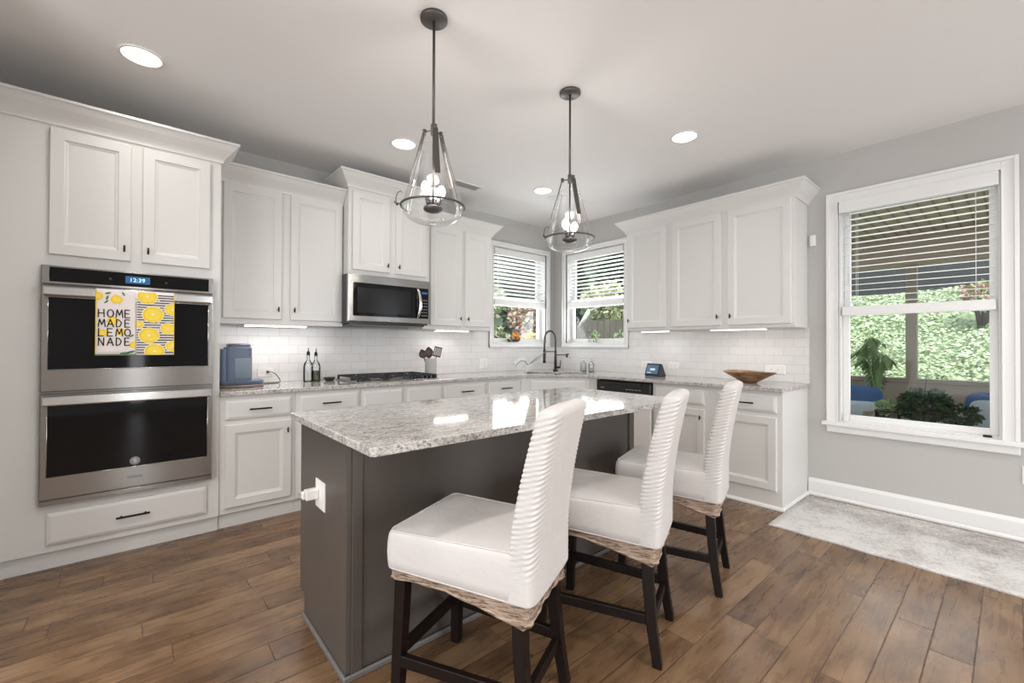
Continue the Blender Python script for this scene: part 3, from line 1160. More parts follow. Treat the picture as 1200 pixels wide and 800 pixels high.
t = thing('sink', 'undermount stainless corner sink in the granite counter', 'sink', (SK[0], SK[1], 0.70), -PI / 4)
b = MB()
def r3(hx, hy, r, z):
    return [(p[0], p[1], z) for p in rrect(0, 0, hx, hy, r, 0)]
b.loft([r3(0.345, 0.20, 0.045, 0.183), r3(0.328, 0.183, 0.04, 0.183), r3(0.322, 0.178, 0.05, 0.03), r3(0.29, 0.15, 0.05, 0.006), r3(0.30, 0.16, 0.05, 0.0), r3(0.332, 0.188, 0.05, 0.03), r3(0.345, 0.20, 0.045, 0.178)], 0, True, True)
b.build('basin', 'steel', t)
MB().lathe([(0.0, 0.010), (0.035, 0.010), (0.042, 0.0065)], 20).build('drain', 'chrome', t)

# faucet
t = thing('faucet', 'tall dark spring pull-down faucet behind the corner sink', 'faucet', (-0.40, -0.40, 0.914))
MB().lathe([(0.03, 0), (0.03, 0.012), (0.022, 0.02), (0.019, 0.03)], 20, cap0=True, cap1=True).build('base', 'darkbronze', t)
MB().cyl((0, 0, 0.02), (0, 0, 0.25), 0.016, n=16).build('column', 'darkbronze', t)
sx, sy = -0.16, 0.03
pts = []
for k in range(0, 5):
    pts.append(Vector((0, 0, 0.25 + 0.03 * k)))
for k in range(1, 13):
    a = PI * k / 12
    pts.append(Vector((sx / 2 * (1 - math.cos(a)), sy / 2 * (1 - math.cos(a)), 0.37 + 0.115 * math.sin(a))))
for k in range(1, 4):
    pts.append(Vector((sx, sy, 0.37 - 0.035 * k)))
b = MB()
b.tube(pts, 0.0065, 8)
# coil around the hose
coil = []
L = [0]
for i in range(1, len(pts)):
    L.append(L[-1] + (pts[i] - pts[i - 1]).length)
turns = 46
N = turns * 8
for k in range(N + 1):
    s = L[-1] * k / N
    i = 0
    while i < len(L) - 2 and L[i + 1] < s:
        i += 1
    f = (s - L[i]) / (L[i + 1] - L[i])
    p = pts[i].lerp(pts[i + 1], f)
    tg = (pts[i + 1] - pts[i]).normalized()
    side = Vector((-sy, sx, 0)).normalized()
    up2 = tg.cross(side)
    a = 2 * PI * turns * k / N
    coil.append(p + (side * math.cos(a) + up2 * math.sin(a)) * 0.012)
b.tube(coil, 0.0022, 5)
b.build('spring_hose', 'darkbronze', t)
b = MB()
b.tube([(sx, sy, 0.27), (sx, sy, 0.25), (sx, sy, 0.21), (sx, sy, 0.13), (sx, sy, 0.10)], [0.010, 0.017, 0.018, 0.016, 0.02], 14)
b.build('spray_head', 'darkbronze', t)
MB().cyl((0, 0, 0.235), (sx, sy, 0.235), 0.006, n=8).build('docking_arm', 'darkbronze', t)
b = MB()
b.cyl((0, 0, 0.195), (0.105, -0.09, 0.195), 0.0065, n=10)
b.cyl((0.105, -0.09, 0.21), (0.105, -0.09, 0.165), 0.011, n=12)
b.cyl((0.105, -0.09, 0.200), (0.125, -0.107, 0.205), 0.008, n=10)
b.build('side_spout', 'darkbronze', t)
b = MB()
b.cyl((0, 0, 0.045), (0.045, -0.04, 0.045), 0.013, n=12)
b.cyl((0.040, -0.036, 0.045), (0.048, -0.042, 0.13), 0.006, n=10)
b.build('lever', 'darkbronze', t)


# ------------------------------------------------------------------ double oven
t = thing('double_oven', 'stainless double wall oven with black glass doors', 'oven', (-4.635, 0, 0.362))
W_ = 0.758
ZB = 0.362
b = MB(); b.box(0.0, W_, -0.640, -0.06, 0.0, 1.286); b.build('body', 'steel', t, bevel=0.002)
b = MB(); b.panel(0.0, W_, 1.548 - ZB, 1.648 - ZB, -0.664, 0.024, [(0, 0.004), (0.004, 0), (0.030, 0), (0.032, 0.003)])
cp = b.build('control_panel', 'steel', t)
MB().box(0.031, W_ - 0.024, -0.6645, -0.661, 1.562 - ZB, 1.640 - ZB).build('touch_glass', 'glassblack', cp)
MB().box(0.335, 0.445, -0.6652, -0.6645, 1.580 - ZB, 1.622 - ZB).build('clock_display', 'screen_clock', cp)
text_mesh('clock_digits', '12:39', 'digits', cp, 0.358, 0.422, 1.590 - ZB, 1.612 - ZB, -0.6653, 0.0004, 0.0)
for xx in (0.27, 0.52):
    MB().cyl((xx, -0.664, 1.598 - ZB), (xx, -0.6650, 1.598 - ZB), 0.007, n=16).build('touch_button', mat('dim_legend', (0.05, 0.05, 0.05), 0.4), cp)


def oven_door(za, zb, g0, g1, badge):
    d = MB()
    d.panel(0.0, W_, za - ZB, zb - ZB, -0.672, 0.030, [(0, 0.006), (0.006, 0)])
    o = d.build('door', 'steel', t)
    g = MB(); g.box(0.028, W_ - 0.026, -0.6735, -0.671, g0 - ZB, g1 - ZB)
    go = g.build('door_glass', 'glassblack', o)
    f = MB()
    for (p, q_) in (((0.028, g0), (W_ - 0.026, g0)), ((0.028, g1), (W_ - 0.026, g1)), ((0.028, g0), (0.028, g1)), ((W_ - 0.026, g0), (W_ - 0.026, g1))):
        f.tube([(p[0], -0.6735, p[1] - ZB), (q_[0], -0.6735, q_[1] - ZB)], 0.0022, 6)
    f.build('glass_rim', 'chrome', o)
    h = MB()
    zc = zb - 0.036 - ZB
    h.panel(0.012, W_ - 0.012, zc - 0.024, zc + 0.024, -0.728, 0.014, [(0, 0.005), (0.006, 0)])
    for s in (0.012, W_ - 0.030):
        rs = []
        for k in range(7):
            a = k / 6
            y = -0.672 - a * 0.05
            hh = 0.010 + 0.014 * (abs(2 * a - 1) ** 1.5)
            rs.append([(s, y, zc - hh), (s + 0.018, y, zc - hh), (s + 0.018, y, zc + hh), (s, y, zc + hh)])
        h.loft(rs)
    h.build('handle', 'chrome', o)
    if badge:
        bz = za + 0.085 - ZB + 0.06
        bb = MB(); bb.lathe([(0.0, 0.0), (0.021, 0.0), (0.024, 0.002), (0.024, 0.004)], 24)
        bb.v = [(0.385 + v[0], -0.6738 - (0.004 - v[2]) * 0.3, 0.545 - ZB + v[1]) for v in bb.v]
        bo = bb.build('round_badge', 'legend', o)
        text_mesh('badge_letters', 'S', 'towelwhite', bo, 0.378, 0.392, 0.535 - ZB, 0.556 - ZB, -0.6755, 0.0004)
        nb = MB(); nb.box(0.352, 0.418, -0.6738, -0.672, 0.448 - ZB, 0.458 - ZB)
        nb.build('nameplate', 'legend', o)
    return o


od = oven_door(0.968, 1.543, 1.088, 1.478, False)
oven_door(0.392, 0.958, 0.512, 0.906, True)
b = MB(); b.panel(0.0, W_, 0.0, 0.026, -0.668, 0.03, [(0, 0.003), (0.003, 0)]); b.build('bottom_trim', 'steel', t)


# towels over the upper oven handle
def towel(x0, x1, label, seed):
    z1_, z0_ = 1.532, 1.163
    t_ = thing('tea_towel', label, 'towel', (x0, -0.737, z0_))
    w_ = x1 - x0
    prof = []
    # front drop, over the bar, back drop
    n = 14
    def wob(u):
        return 0.0015 * math.sin(u * 9 + seed)
    nodes = [(0.0, k / n * (z1_ - z0_ - 0.004)) for k in range(n + 1)]
    nodes += [(0.004, z1_ - z0_), (0.012, z1_ - z0_ + 0.001), (0.020, z1_ - z0_ - 0.002), (0.030, z1_ - z0_ - 0.012), (0.030, z1_ - z0_ - 0.09)]
    b_ = MB()
    nu = 14
    rings = []
    for (dy, z) in nodes:
        rings.append([(w_ * k / nu, dy + wob(k / nu * 2) * (1 - z / 0.4), z) for k in range(nu + 1)])
    outer_ = rings
    b_.loft(rings, 0, False, False, True, False)
    o_ = b_.build('cloth', 'towelwhite', t_, recalc=False)
    md = o_.modifiers.new('thick', 'SOLIDIFY'); md.thickness = 0.0015; md.offset = 0
    return t_, w_


def clamp(v, a, b_):
    return max(a, min(b_, v))


tl, tw = towel(-4.421, -4.253, 'white lemonade tea towel with lettering on the upper oven handle', 0.3)
th = 1.532 - 1.163
def disc(mb, u, v, r, m, y, w_, n=22, sy=1.0, rot=0.0):
    """disc at towel uv (v from top), clipped to the towel rectangle"""
    cx, cz = u * w_, th * (1 - v)
    vs = [(clamp(cx, 0.001, w_ - 0.001), y, clamp(cz, 0.001, th - 0.006))]
    for k in range(n):
        a = 2 * PI * k / n
        px, pz = r * math.cos(a), r * sy * math.sin(a)
        qx, qz = px * math.cos(rot) - pz * math.sin(rot), px * math.sin(rot) + pz * math.cos(rot)
        vs.append((clamp(cx + qx, 0.001, w_ - 0.001), y, clamp(cz + qz, 0.001, th - 0.006)))
    mb.add(vs, [(0, 1 + k, 1 + (k + 1) % n) for k in range(n)], m, False)


pr = MB()
YB = -0.0024
for (u, v, r) in ((0.51, 0.15, 0.026), (0.04, 0.11, 0.024), (0.42, 0.48, 0.024), (0.62, 0.64, 0.022), (0.2, 0.66, 0.022), (0.97, 0.84, 0.022)):
    disc(pr, u, v, r, 0, YB, tw, sy=0.9)
    disc(pr, u, v, r * 0.7, 1, YB - 0.0003, tw, sy=0.9)
for (u, v, r, a) in ((0.68, 0.06, 0.012, -1.1), (0.30, 0.06, 0.014, 0.3), (0.28, 0.13, 0.013, 1.3), (0.26, 0.19, 0.012, 0.8), (0.72, 0.97, 0.02, 0.1), (0.88, 0.95, 0.018, 0.3), (0.9, 0.70, 0.012, 0.6)):
    disc(pr, u, v, r, 2, YB - 0.0002, tw, sy=0.35, rot=a)
pr.add([(0, YB, 0.001), (0.004, YB, 0.001), (0.004, YB, th - 0.006), (0, YB, th - 0.006)], [(0, 1, 2, 3)], 0, False)
pr.add([(0, YB, 0.001), (tw, YB, 0.001), (tw, YB, 0.006), (0, YB, 0.006)], [(0, 1, 2, 3)], 2, False)
pr.build('lemon_print', ['yellow', 'yellow2', 'greenink'], tl, recalc=False)
GLYPH = {'H': [[(0, 0), (0.02, 1)], [(0.9, 0.02), (0.86, 1)], [(0, 0.5), (0.9, 0.52)]],
         'O': [[(0.5 + 0.48 * math.cos(a * PI / 8), 0.5 + 0.46 * math.sin(a * PI / 8)) for a in range(17)]],
         'M': [[(0, 0), (0.16, 1), (0.5, 0.3), (0.84, 1), (1, 0)]],
         'E': [[(0.05, 0), (0.05, 1)], [(0.05, 1), (0.8, 0.98)], [(0.05, 0.52), (0.7, 0.5)], [(0.05, 0), (0.85, 0.03)]],
         'A': [[(0, 0), (0.5, 1), (1, 0)], [(0.2, 0.36), (0.8, 0.36)]],
         'D': [[(0.08, 0), (0.08, 1), (0.55, 0.92), (0.9, 0.55), (0.62, 0.1), (0.08, 0)]],
         'L': [[(0.08, 1), (0.05, 0), (0.8, 0.03)]],
         'N': [[(0.05, 0), (0.08, 1), (0.85, 0), (0.88, 1)]]}
for word, v0, v1 in (('HOME', 0.305, 0.425), ('MADE', 0.455, 0.57), ('LEMO', 0.595, 0.71), ('NADE', 0.735, 0.85)):
    lb = MB()
    for q5, ch in enumerate(word):
        x0g = (0.07 + q5 * 0.215) * tw
        wg = 0.155 * tw * (1.1 if ch == 'M' else 1.0)
        for line in GLYPH[ch]:
            for (ua, va), (ub, vb) in zip(line[:-1], line[1:]):
                pa = Vector((x0g + ua * wg, YB - 0.0006, th * (1 - v1 + va * (v1 - v0))))
                pb = Vector((x0g + ub * wg, YB - 0.0006, th * (1 - v1 + vb * (v1 - v0))))
                dd = (pb - pa)
                lb.obox((pa + pb) / 2, dd, (0, 1, 0), dd.cross(Vector((0, 1, 0))), dd.length / 2 + 0.0015, 0.0004, 0.0026)
    lb.build('lettering', 'ink', tl)
tr, tw2 = towel(-4.251, -4.078, 'striped tea towel with large lemon slices on the oven handle', 1.9)
pr = MB()
z = 0.012
k = 0
while z < th - 0.01:
    a = 0.0
    segs = [(0.02, 0.98)] if k % 3 else [(0.02, 0.55), (0.60, 0.98)]
    for s0, s1 in segs:
        pr.add([(s0 * tw2, YB, z), (s1 * tw2, YB, z), (s1 * tw2, YB, z + 0.006), (s0 * tw2, YB, z + 0.006)], [(0, 1, 2, 3)], 2, False)
    z += 0.0145
    k += 1
for (u, v, r) in ((0.28, 0.08, 0.044), (0.43, 0.36, 0.047), (0.95, 0.27, 0.036), (0.83, 0.58, 0.034), (0.33, 0.69, 0.045), (0.06, 0.52, 0.022), (0.48, 0.94, 0.044), (0.96, 0.86, 0.032)):
    disc(pr, u, v, r + 0.004, 3, YB - 0.0003, tw2, sy=0.94)
    disc(pr, u, v, r, 0, YB - 0.0006, tw2, sy=0.94)
    disc(pr, u, v, r * 0.80, 1, YB - 0.0009, tw2, sy=0.94)
    disc(pr, u, v, r * 0.13, 3, YB - 0.0012, tw2)
pr.add([(tw2 - 0.004, YB, 0.001), (tw2, YB, 0.001), (tw2, YB, th - 0.006), (tw2 - 0.004, YB, th - 0.006)], [(0, 1, 2, 3)], 0, False)
pr.build('lemon_print', ['yellow', 'yellow2', 'ink', 'lemonpith'], tr, recalc=False)

# ------------------------------------------------------------------ microwave
t = thing('microwave', 'stainless over-the-range microwave with curved vertical handle', 'microwave', (-2.941, 0, 1.407))
MB().box(0.002, 0.755, -0.445, -0.01, 0.0, 0.409).build('body', 'blackplastic', t)
b = MB(); b.panel(0.0, 0.757, 0.012, 0.407, -0.479, 0.034, [(0, 0.006), (0.007, 0)]); d = b.build('door', 'steel', t)
MB().box(0.040, 0.742, -0.4805, -0.477, 0.060, 0.338).build('door_glass', 'glassblack', d)
MB().box(0.075, 0.56, -0.4812, -0.4800, 0.088, 0.298).build('viewing_window', mat('microwave_mesh', (0.014, 0.014, 0.015), 0.12, spec=0.3, var=0.2, vscale=200), d)
b = MB()
hp = []
for k in range(13):
    a = k / 12
    hp.append((0.628 + 0.012 * math.sin(PI * a), -0.486 - 0.036 * math.sin(PI * a) ** 0.6, 0.060 + a * 0.272))
rs = []
for p in hp:
    rs.append([(p[0] - 0.013, p[1] + 0.006, p[2]), (p[0] - 0.010, p[1] - 0.004, p[2]), (p[0] + 0.010, p[1] - 0.004, p[2]), (p[0] + 0.013, p[1] + 0.006, p[2])])
b.loft(rs)
b.build('handle', 'chrome', d)
b = MB()
for r_ in range(6):
    for c_ in range(3):
        b.box(0.672 + c_ * 0.021, 0.686 + c_ * 0.021, -0.4812, -0.4800, 0.085 + r_ * 0.028, 0.091 + r_ * 0.028)
b.build('keypad', 'legend', d)
MB().box(0.672, 0.730, -0.4812, -0.4800, 0.285, 0.305).build('clock_display', 'screen_clock', d)
MB().box(0.03, 0.727, -0.43, -0.04, -0.012, 0.0).build('vent_underside', 'blackplastic', t)

# ------------------------------------------------------------------ gas cooktop
t = thing('gas_cooktop', 'stainless gas cooktop with black cast iron grates', 'cooktop', (-2.525, -0.335, 0.914))
b = MB(); b.loft([[(p[0], p[1], z_) for p in rrect(0, 0, hx, hy, 0.02, 0)] for hx, hy, z_ in ((0.383, 0.255, 0), (0.383, 0.255, 0.006), (0.375, 0.247, 0.010))])
b.build('base_plate', 'steel', t)
for gx in (-0.25, 0.0, 0.25):
    g = MB()
    for yy in (-0.225, 0.0, 0.225):
        g.box(gx - 0.118, gx + 0.118, yy - 0.006, yy + 0.006, 0.034, 0.046)
    for xx in (-0.112, 0.112):
        g.box(gx + xx - 0.006, gx + xx + 0.006, -0.231, 0.231, 0.034, 0.046)
    for yy in (-0.112, 0.112):
        for a in range(4):
            th_ = a * PI / 2 + PI / 4
            g.obox((gx + 0.062 * math.cos(th_), yy + 0.062 * math.sin(th_), 0.042), (math.cos(th_), math.sin(th_), 0), (-math.sin(th_), math.cos(th_), 0), (0, 0, 1), 0.034, 0.005, 0.008)
    for xx in (-0.112, 0.112):
        for yy in (-0.225, 0.225):
            g.box(gx + xx - 0.008, gx + xx + 0.008, yy - 0.008, yy + 0.008, 0.008, 0.036)
    g.build('grate', 'iron', t, bevel=0.0015)
for gx in (-0.25, 0.25):
    for yy in (-0.112, 0.112):
        MB().lathe([(0.045, 0.008), (0.045, 0.018), (0.030, 0.020), (0.030, 0.028), (0.0, 0.029)], 20, (gx, yy, 0)).build('burner', 'iron', t)
MB().lathe([(0.055, 0.008), (0.055, 0.018), (0.038, 0.020), (0.038, 0.028), (0.0, 0.029)], 20, (0, 0.03, 0)).build('burner', 'iron', t)
for k in range(5):
    MB().lathe([(0.017, 0.008), (0.017, 0.030), (0.013, 0.034), (0.0, 0.034)], 16, (0.352, -0.20 + k * 0.075, 0)).build('control_knob', 'black', t)


# ------------------------------------------------------------------ island
IX0, IX1, IY0, IY1 = -3.666, -1.825, -2.44, -1.885
t = thing('kitchen_island', 'dark grey kitchen island base with end panel facing the ovens', 'island', (IX0, IY0, 0))
Wd, Dp = IX1 - IX0, IY1 - IY0
b = MB()
b.box(0.02, Wd - 0.02, 0.02, Dp - 0.0, 0.10, 0.883)
b.box(0.02, Wd - 0.02, 0.02, Dp - 0.06, 0.0, 0.10)
b.build('body', 'island', t)
# end panel with toe notch on the working side
for nm, xa, xb in (('end_panel', 0.0, 0.02), ('end_panel', Wd - 0.02, Wd)):
    b = MB()
    P_ = [(0.0, 0.0), (Dp - 0.045, 0.0), (Dp - 0.045, 0.10), (Dp + 0.02, 0.10), (Dp + 0.02, 0.883), (0.0, 0.883)]
    b.loft([[(xa, p[0], p[1]) for p in P_], [(xb, p[0], p[1]) for p in P_]], 0, True, True, False)
    b.build(nm, 'island', t, bevel=0.0015)
b = MB(); b.panel(0.02, Wd - 0.02, 0.0, 0.883, 0.002, 0.018, [(0, 0)]); b.build('back_panel', 'island', t)
MB().box(0.0205, 0.060, -0.006, 0.002, 0.0, 0.883).build('corner_trim', 'island', t, bevel=0.0015)
MB().box(Wd - 0.060, Wd - 0.0205, -0.006, 0.002, 0, 0.883).build('corner_trim', 'island', t, bevel=0.0015)
b = MB()
b.box(-0.012, 0.0, -0.012, Dp - 0.045, 0.0, 0.022)
b.box(-0.012, Wd, -0.018, -0.0062, 0.0, 0.022)
b.build('shoe_moulding', 'island_trim', t, bevel=0.004)
for k in range(3):
    wk = (Wd - 0.08) / 3
    b = MB(); b.panel(-(0.04 + (k + 1) * wk - 0.01), -(0.04 + k * wk + 0.01), 0.13, 0.86, 0, 0.02, DOOR)
    b.v = [(-v[0], Dp + 0.02 - v[1], v[2]) for v in b.v]
    b.build('door', 'island', t)
o = slab([(-3.71, -1.86), (-3.71, -2.752), (-3.698, -2.764), (-1.79, -2.764), (-1.79, -1.86)], [], 0.884, 0.914, 'island_countertop', 'granite')
tag(o, 'polished grey granite top overhanging the dark island', 'countertop')

# outlet with plugged in night light on island end
t = thing('wall_outlet', 'white double outlet plate on the dark island end panel', 'outlet', (IX0, -2.158, 0.606), 0)
b = MB(); b.box(-0.006, 0.0, -0.058, 0.058, -0.058, 0.058); b.build('cover_plate', 'plastic_white', t, bevel=0.002)
t2 = thing('plug_in_adapter', 'small white plug-in adapter stuck into the island outlet', 'plug', (IX0 - 0.0065, -2.13, 0.612))
b = MB(); b.box(-0.05, 0.0, -0.02, 0.02, -0.024, 0.016); b.box(-0.062, -0.05, -0.014, 0.014, -0.018, 0.012); b.build('adapter_body', 'plastic_white', t2, bevel=0.004)


# ------------------------------------------------------------------ bar stools
def outline(hf, hr, y0_, y1_, r, n=6, bow=0.0):
    """trapezoid: rear half width hr at y0_, front half width hf at y1_, rounded corners, CCW, many points"""
    corners = [(hf, y1_), (-hf, y1_), (-hr, y0_), (hr, y0_)]
    pts = []
    for i in range(4):
        p = Vector(corners[i]); a = Vector(corners[i - 1]); c = Vector(corners[(i + 1) % 4])
        da = (a - p).normalized(); dc = (c - p).normalized()
        s = p + da * r
        e = p + dc * r
        for k in range(n + 1):
            u = k / n
            pts.append(s * (1 - u) ** 2 + p * 2 * u * (1 - u) + e * u * u)
        # points along the edge to next corner
        nx = Vector(corners[(i + 1) % 4])
        e2 = nx + (p - nx).normalized() * r
        for k in range(1, 12):
            pts.append(e.lerp(e2, k / 12))
    return pts


def make_stool():
    root = thing('bar_stool', 'x', 'stool')
    # legs: four tapered dark posts, rear pair raked back
    for s in (-1, 1):
        b_ = MB(); b_.prismatic((s * 0.186, 0.468, 0), (s * 0.172, 0.450, 0.52), 0.036, 0.036, 0.044, 0.044)
        b_.build('leg', 'leg', root, bevel=0.003)
    for s in (-1, 1):
        b_ = MB()
        rs = []
        for z, y, wd in ((0, -0.012, 0.034), (0.14, 0.010, 0.038), (0.30, 0.026, 0.041), (0.44, 0.032, 0.044), (0.50, 0.034, 0.044)):
            xc = s * (0.164 - 0.048 * z)
            rs.append([(xc - wd / 2, y - wd / 2, z), (xc + wd / 2, y - wd / 2, z), (xc + wd / 2, y + wd / 2, z), (xc - wd / 2, y + wd / 2, z)])
        b_.loft(rs, 0, True, True, False)
        b_.build('leg', 'leg', root, bevel=0.003)
    for s in (-1, 1):
        b_ = MB()
        b_.obox(((s * 0.175), 0.243, 0.17), (s * 0.03, 0.46, 0), (1, 0, 0), (0, 0, 1), 0.215, 0.011, 0.019)
        b_.build('stretcher', 'leg', root, bevel=0.002)
    b_ = MB(); b_.box(-0.17, 0.17, 0.458, 0.480, 0.165, 0.203); b_.build('stretcher', 'leg', root, bevel=0.002)
    b_ = MB(); b_.box(-0.145, 0.145, 0.004, 0.026, 0.135, 0.173); b_.build('stretcher', 'leg', root, bevel=0.002)
    # woven rattan skirt
    base_ = outline(0.205, 0.172, -0.012, 0.492, 0.03)
    n = len(base_)
    def t_of(p):
        return (p.y + 0.012) / 0.504       # 0 rear .. 1 front
    def hem(p):
        u = t_of(p)
        return 0.452 + 0.028 * u
    def low(p):
        u = clamp(t_of(p), 0, 1)
        side = abs(p.x) / 0.19
        along = 0.022 + 0.05 * max(0, 1 - u / 0.62) ** 1.3 + 0.012 * max(0, (u - 0.7) / 0.3) ** 2
        arch = 0.0
        if u < 0.03 or u > 0.97:
            arch = 0.035 * (1 - min(1, side) ** 2) if u < 0.03 else 0.012 * (1 - min(1, side) ** 2)
        return hem(p) - along + arch
    rings = []
    K = 9
    for k in range(K + 1):
        f = k / K
        ring = []
        for i, p in enumerate(base_):
            z = low(p) * (1 - f) + (hem(p) + 0.012) * f
            nrm = Vector((p.x, (p.y - 0.24), 0)).normalized()
            off = -0.004 + 0.0035 * math.sin(i * 1.9 + k * PI) + 0.002 * math.sin(f * PI)
            ring.append((p.x + nrm.x * off, p.y + nrm.y * off, z))
        rings.append(ring)
    inner = [[(p[0] * 0.93, 0.24 + (p[1] - 0.24) * 0.95, p[2]) for p in rings[0]], [(p[0] * 0.93, 0.24 + (p[1] - 0.24) * 0.95, p[2]) for p in rings[-1]]]
    b_ = MB()
    b_.loft(rings + [inner[1], inner[0], rings[0]], 0, False, False, True)
    b_.build('rattan_skirt', 'wicker', root)
    rim = MB()
    rim.tube([(p[0], p[1], p[2] - 0.002) for p in rings[0]], 0.006, 6, closed=True)
    rim.build('rattan_rim', 'wicker', root)
    # seat cover
    rings = []
    def ring_at(ins, zf):
        r_ = []
        for i, p in enumerate(base_):
            c_ = Vector((0, 0.245))
            d_ = (Vector((p.x, p.y)) - c_)
            q_ = c_ + d_ * (1 - ins / 0.22)
            r_.append((q_.x, q_.y, zf(p)))
        return r_
    rg = random.Random(3)
    ph = [rg.uniform(0, 6) for _ in range(3)]
    for f in (0.0, 0.03, 0.25, 0.5, 0.75, 0.9):
        ins = -0.008 + (0.004 if f == 0 else 0)
        rings.append(ring_at(ins - 0.003 * math.sin(f * PI), lambda p, f=f: hem(p) * (1 - f) + 0.586 * f))
    for ins, z in ((-0.007, 0.588), (-0.004, 0.597), (0.004, 0.6025), (0.016, 0.605), (0.05, 0.608), (0.10, 0.610), (0.16, 0.611), (0.20, 0.611)):
        rings.append(ring_at(ins, lambda p, z=z: z))
    b_ = MB()
    # underside closes the bag just above the rattan
    b_.loft([ring_at(0.02, lambda p: hem(p) + 0.02)] + rings, 0, True, True, True)
    b_.build('seat_cover', 'cloth', root)
    pp = MB()
    pp.tube(ring_at(0.001, lambda p: 0.6025), 0.0032, 6, closed=True)
    pp.tube(ring_at(-0.006, lambda p: hem(p) + 0.001), 0.0030, 6, closed=True)
    pp.build('piping', 'cloth', root)
    # back: ruched cover, curved
    def yrear(z):
        u = (z - 0.45) / 0.60
        return -0.028 - 0.002 * u - 0.110 * max(0, u - 0.22) ** 1.5
    def thick(z):
        u = (z - 0.45) / 0.60
        return 0.104 - 0.030 * u
    def hw(z):
        u = (z - 0.45) / 0.60
        return 0.186 - 0.012 * u
    rings = []
    Z0, Z1 = 0.455, 1.035
    NR = 200
    nn = 56
    for k in range(NR + 1):
        z = Z0 + (Z1 - Z0) * k / NR
        top = max(0, (z - (Z1 - 0.022)) / 0.022)
        sh = math.sqrt(max(0, 1 - top ** 2))
        h_ = hw(z) - 0.010 * (1 - sh)
        th_ = thick(z) * (0.45 + 0.55 * sh)
        yc = yrear(z) + thick(z) / 2
        ring = []
        for i in range(nn):
            a = 2 * PI * i / nn
            ca, sa = math.cos(a), math.sin(a)
            e = 0.36
            x = h_ * math.copysign(abs(ca) ** e, ca)
            y = th_ / 2 * math.copysign(abs(sa) ** e, sa)
            sidew = clamp((abs(x) / h_ - 0.62) / 0.36, 0, 1) ** 1.6 * clamp((z - 0.50) / 0.08, 0.15, 1)
            ribs = (0.0023 + 0.0008 * math.sin(z * 47 + y * 30)) * sidew * math.sin(2 * PI * (z + 0.30 * y + 0.10 * abs(x)) / 0.0168 + 1.3 * math.sin(29 * z) + (0.8 if x > 0 else 0))
            nx, ny = math.copysign(abs(ca) ** 1.2, ca), math.copysign(abs(sa) ** 1.2, sa)
            L_ = math.hypot(nx, ny) + 1e-6
            zz = z + 0.006 * top * (1 - (x / h_) ** 2)
            if z < 0.56:
                zz = z
            ring.append((x + nx / L_ * ribs, yc + y + ny / L_ * ribs, zz))
        rings.append(ring)
    # soften top
    last = rings[-1]
    cx_ = sum(p[0] for p in last) / nn; cy_ = sum(p[1] for p in last) / nn
    rings.append([(cx_ + (p[0] - cx_) * 0.9, cy_ + (p[1] - cy_) * 0.5, p[2] + 0.004) for p in last])
    b_ = MB()
    b_.loft(rings, 0, True, True, True)
    b_.build('backrest_cover', 'cloth', root)
    return root


stool = make_stool()
stool['label'] = 'white slipcovered bar stool nearest the camera, at the left end of the island'
stool['group'] = 'slipcovered stools along the island'
stool.location = (-3.214, -3.021, 0)
stool.rotation_euler = (0, 0, math.radians(24))
dup(stool, 'middle of the three white slipcovered bar stools at the island', (-2.585, -3.074, 0), math.radians(21.5))
dup(stool, 'white slipcovered bar stool farthest from the ovens, closest to the rug', (-1.924, -3.03, 0), math.radians(17))


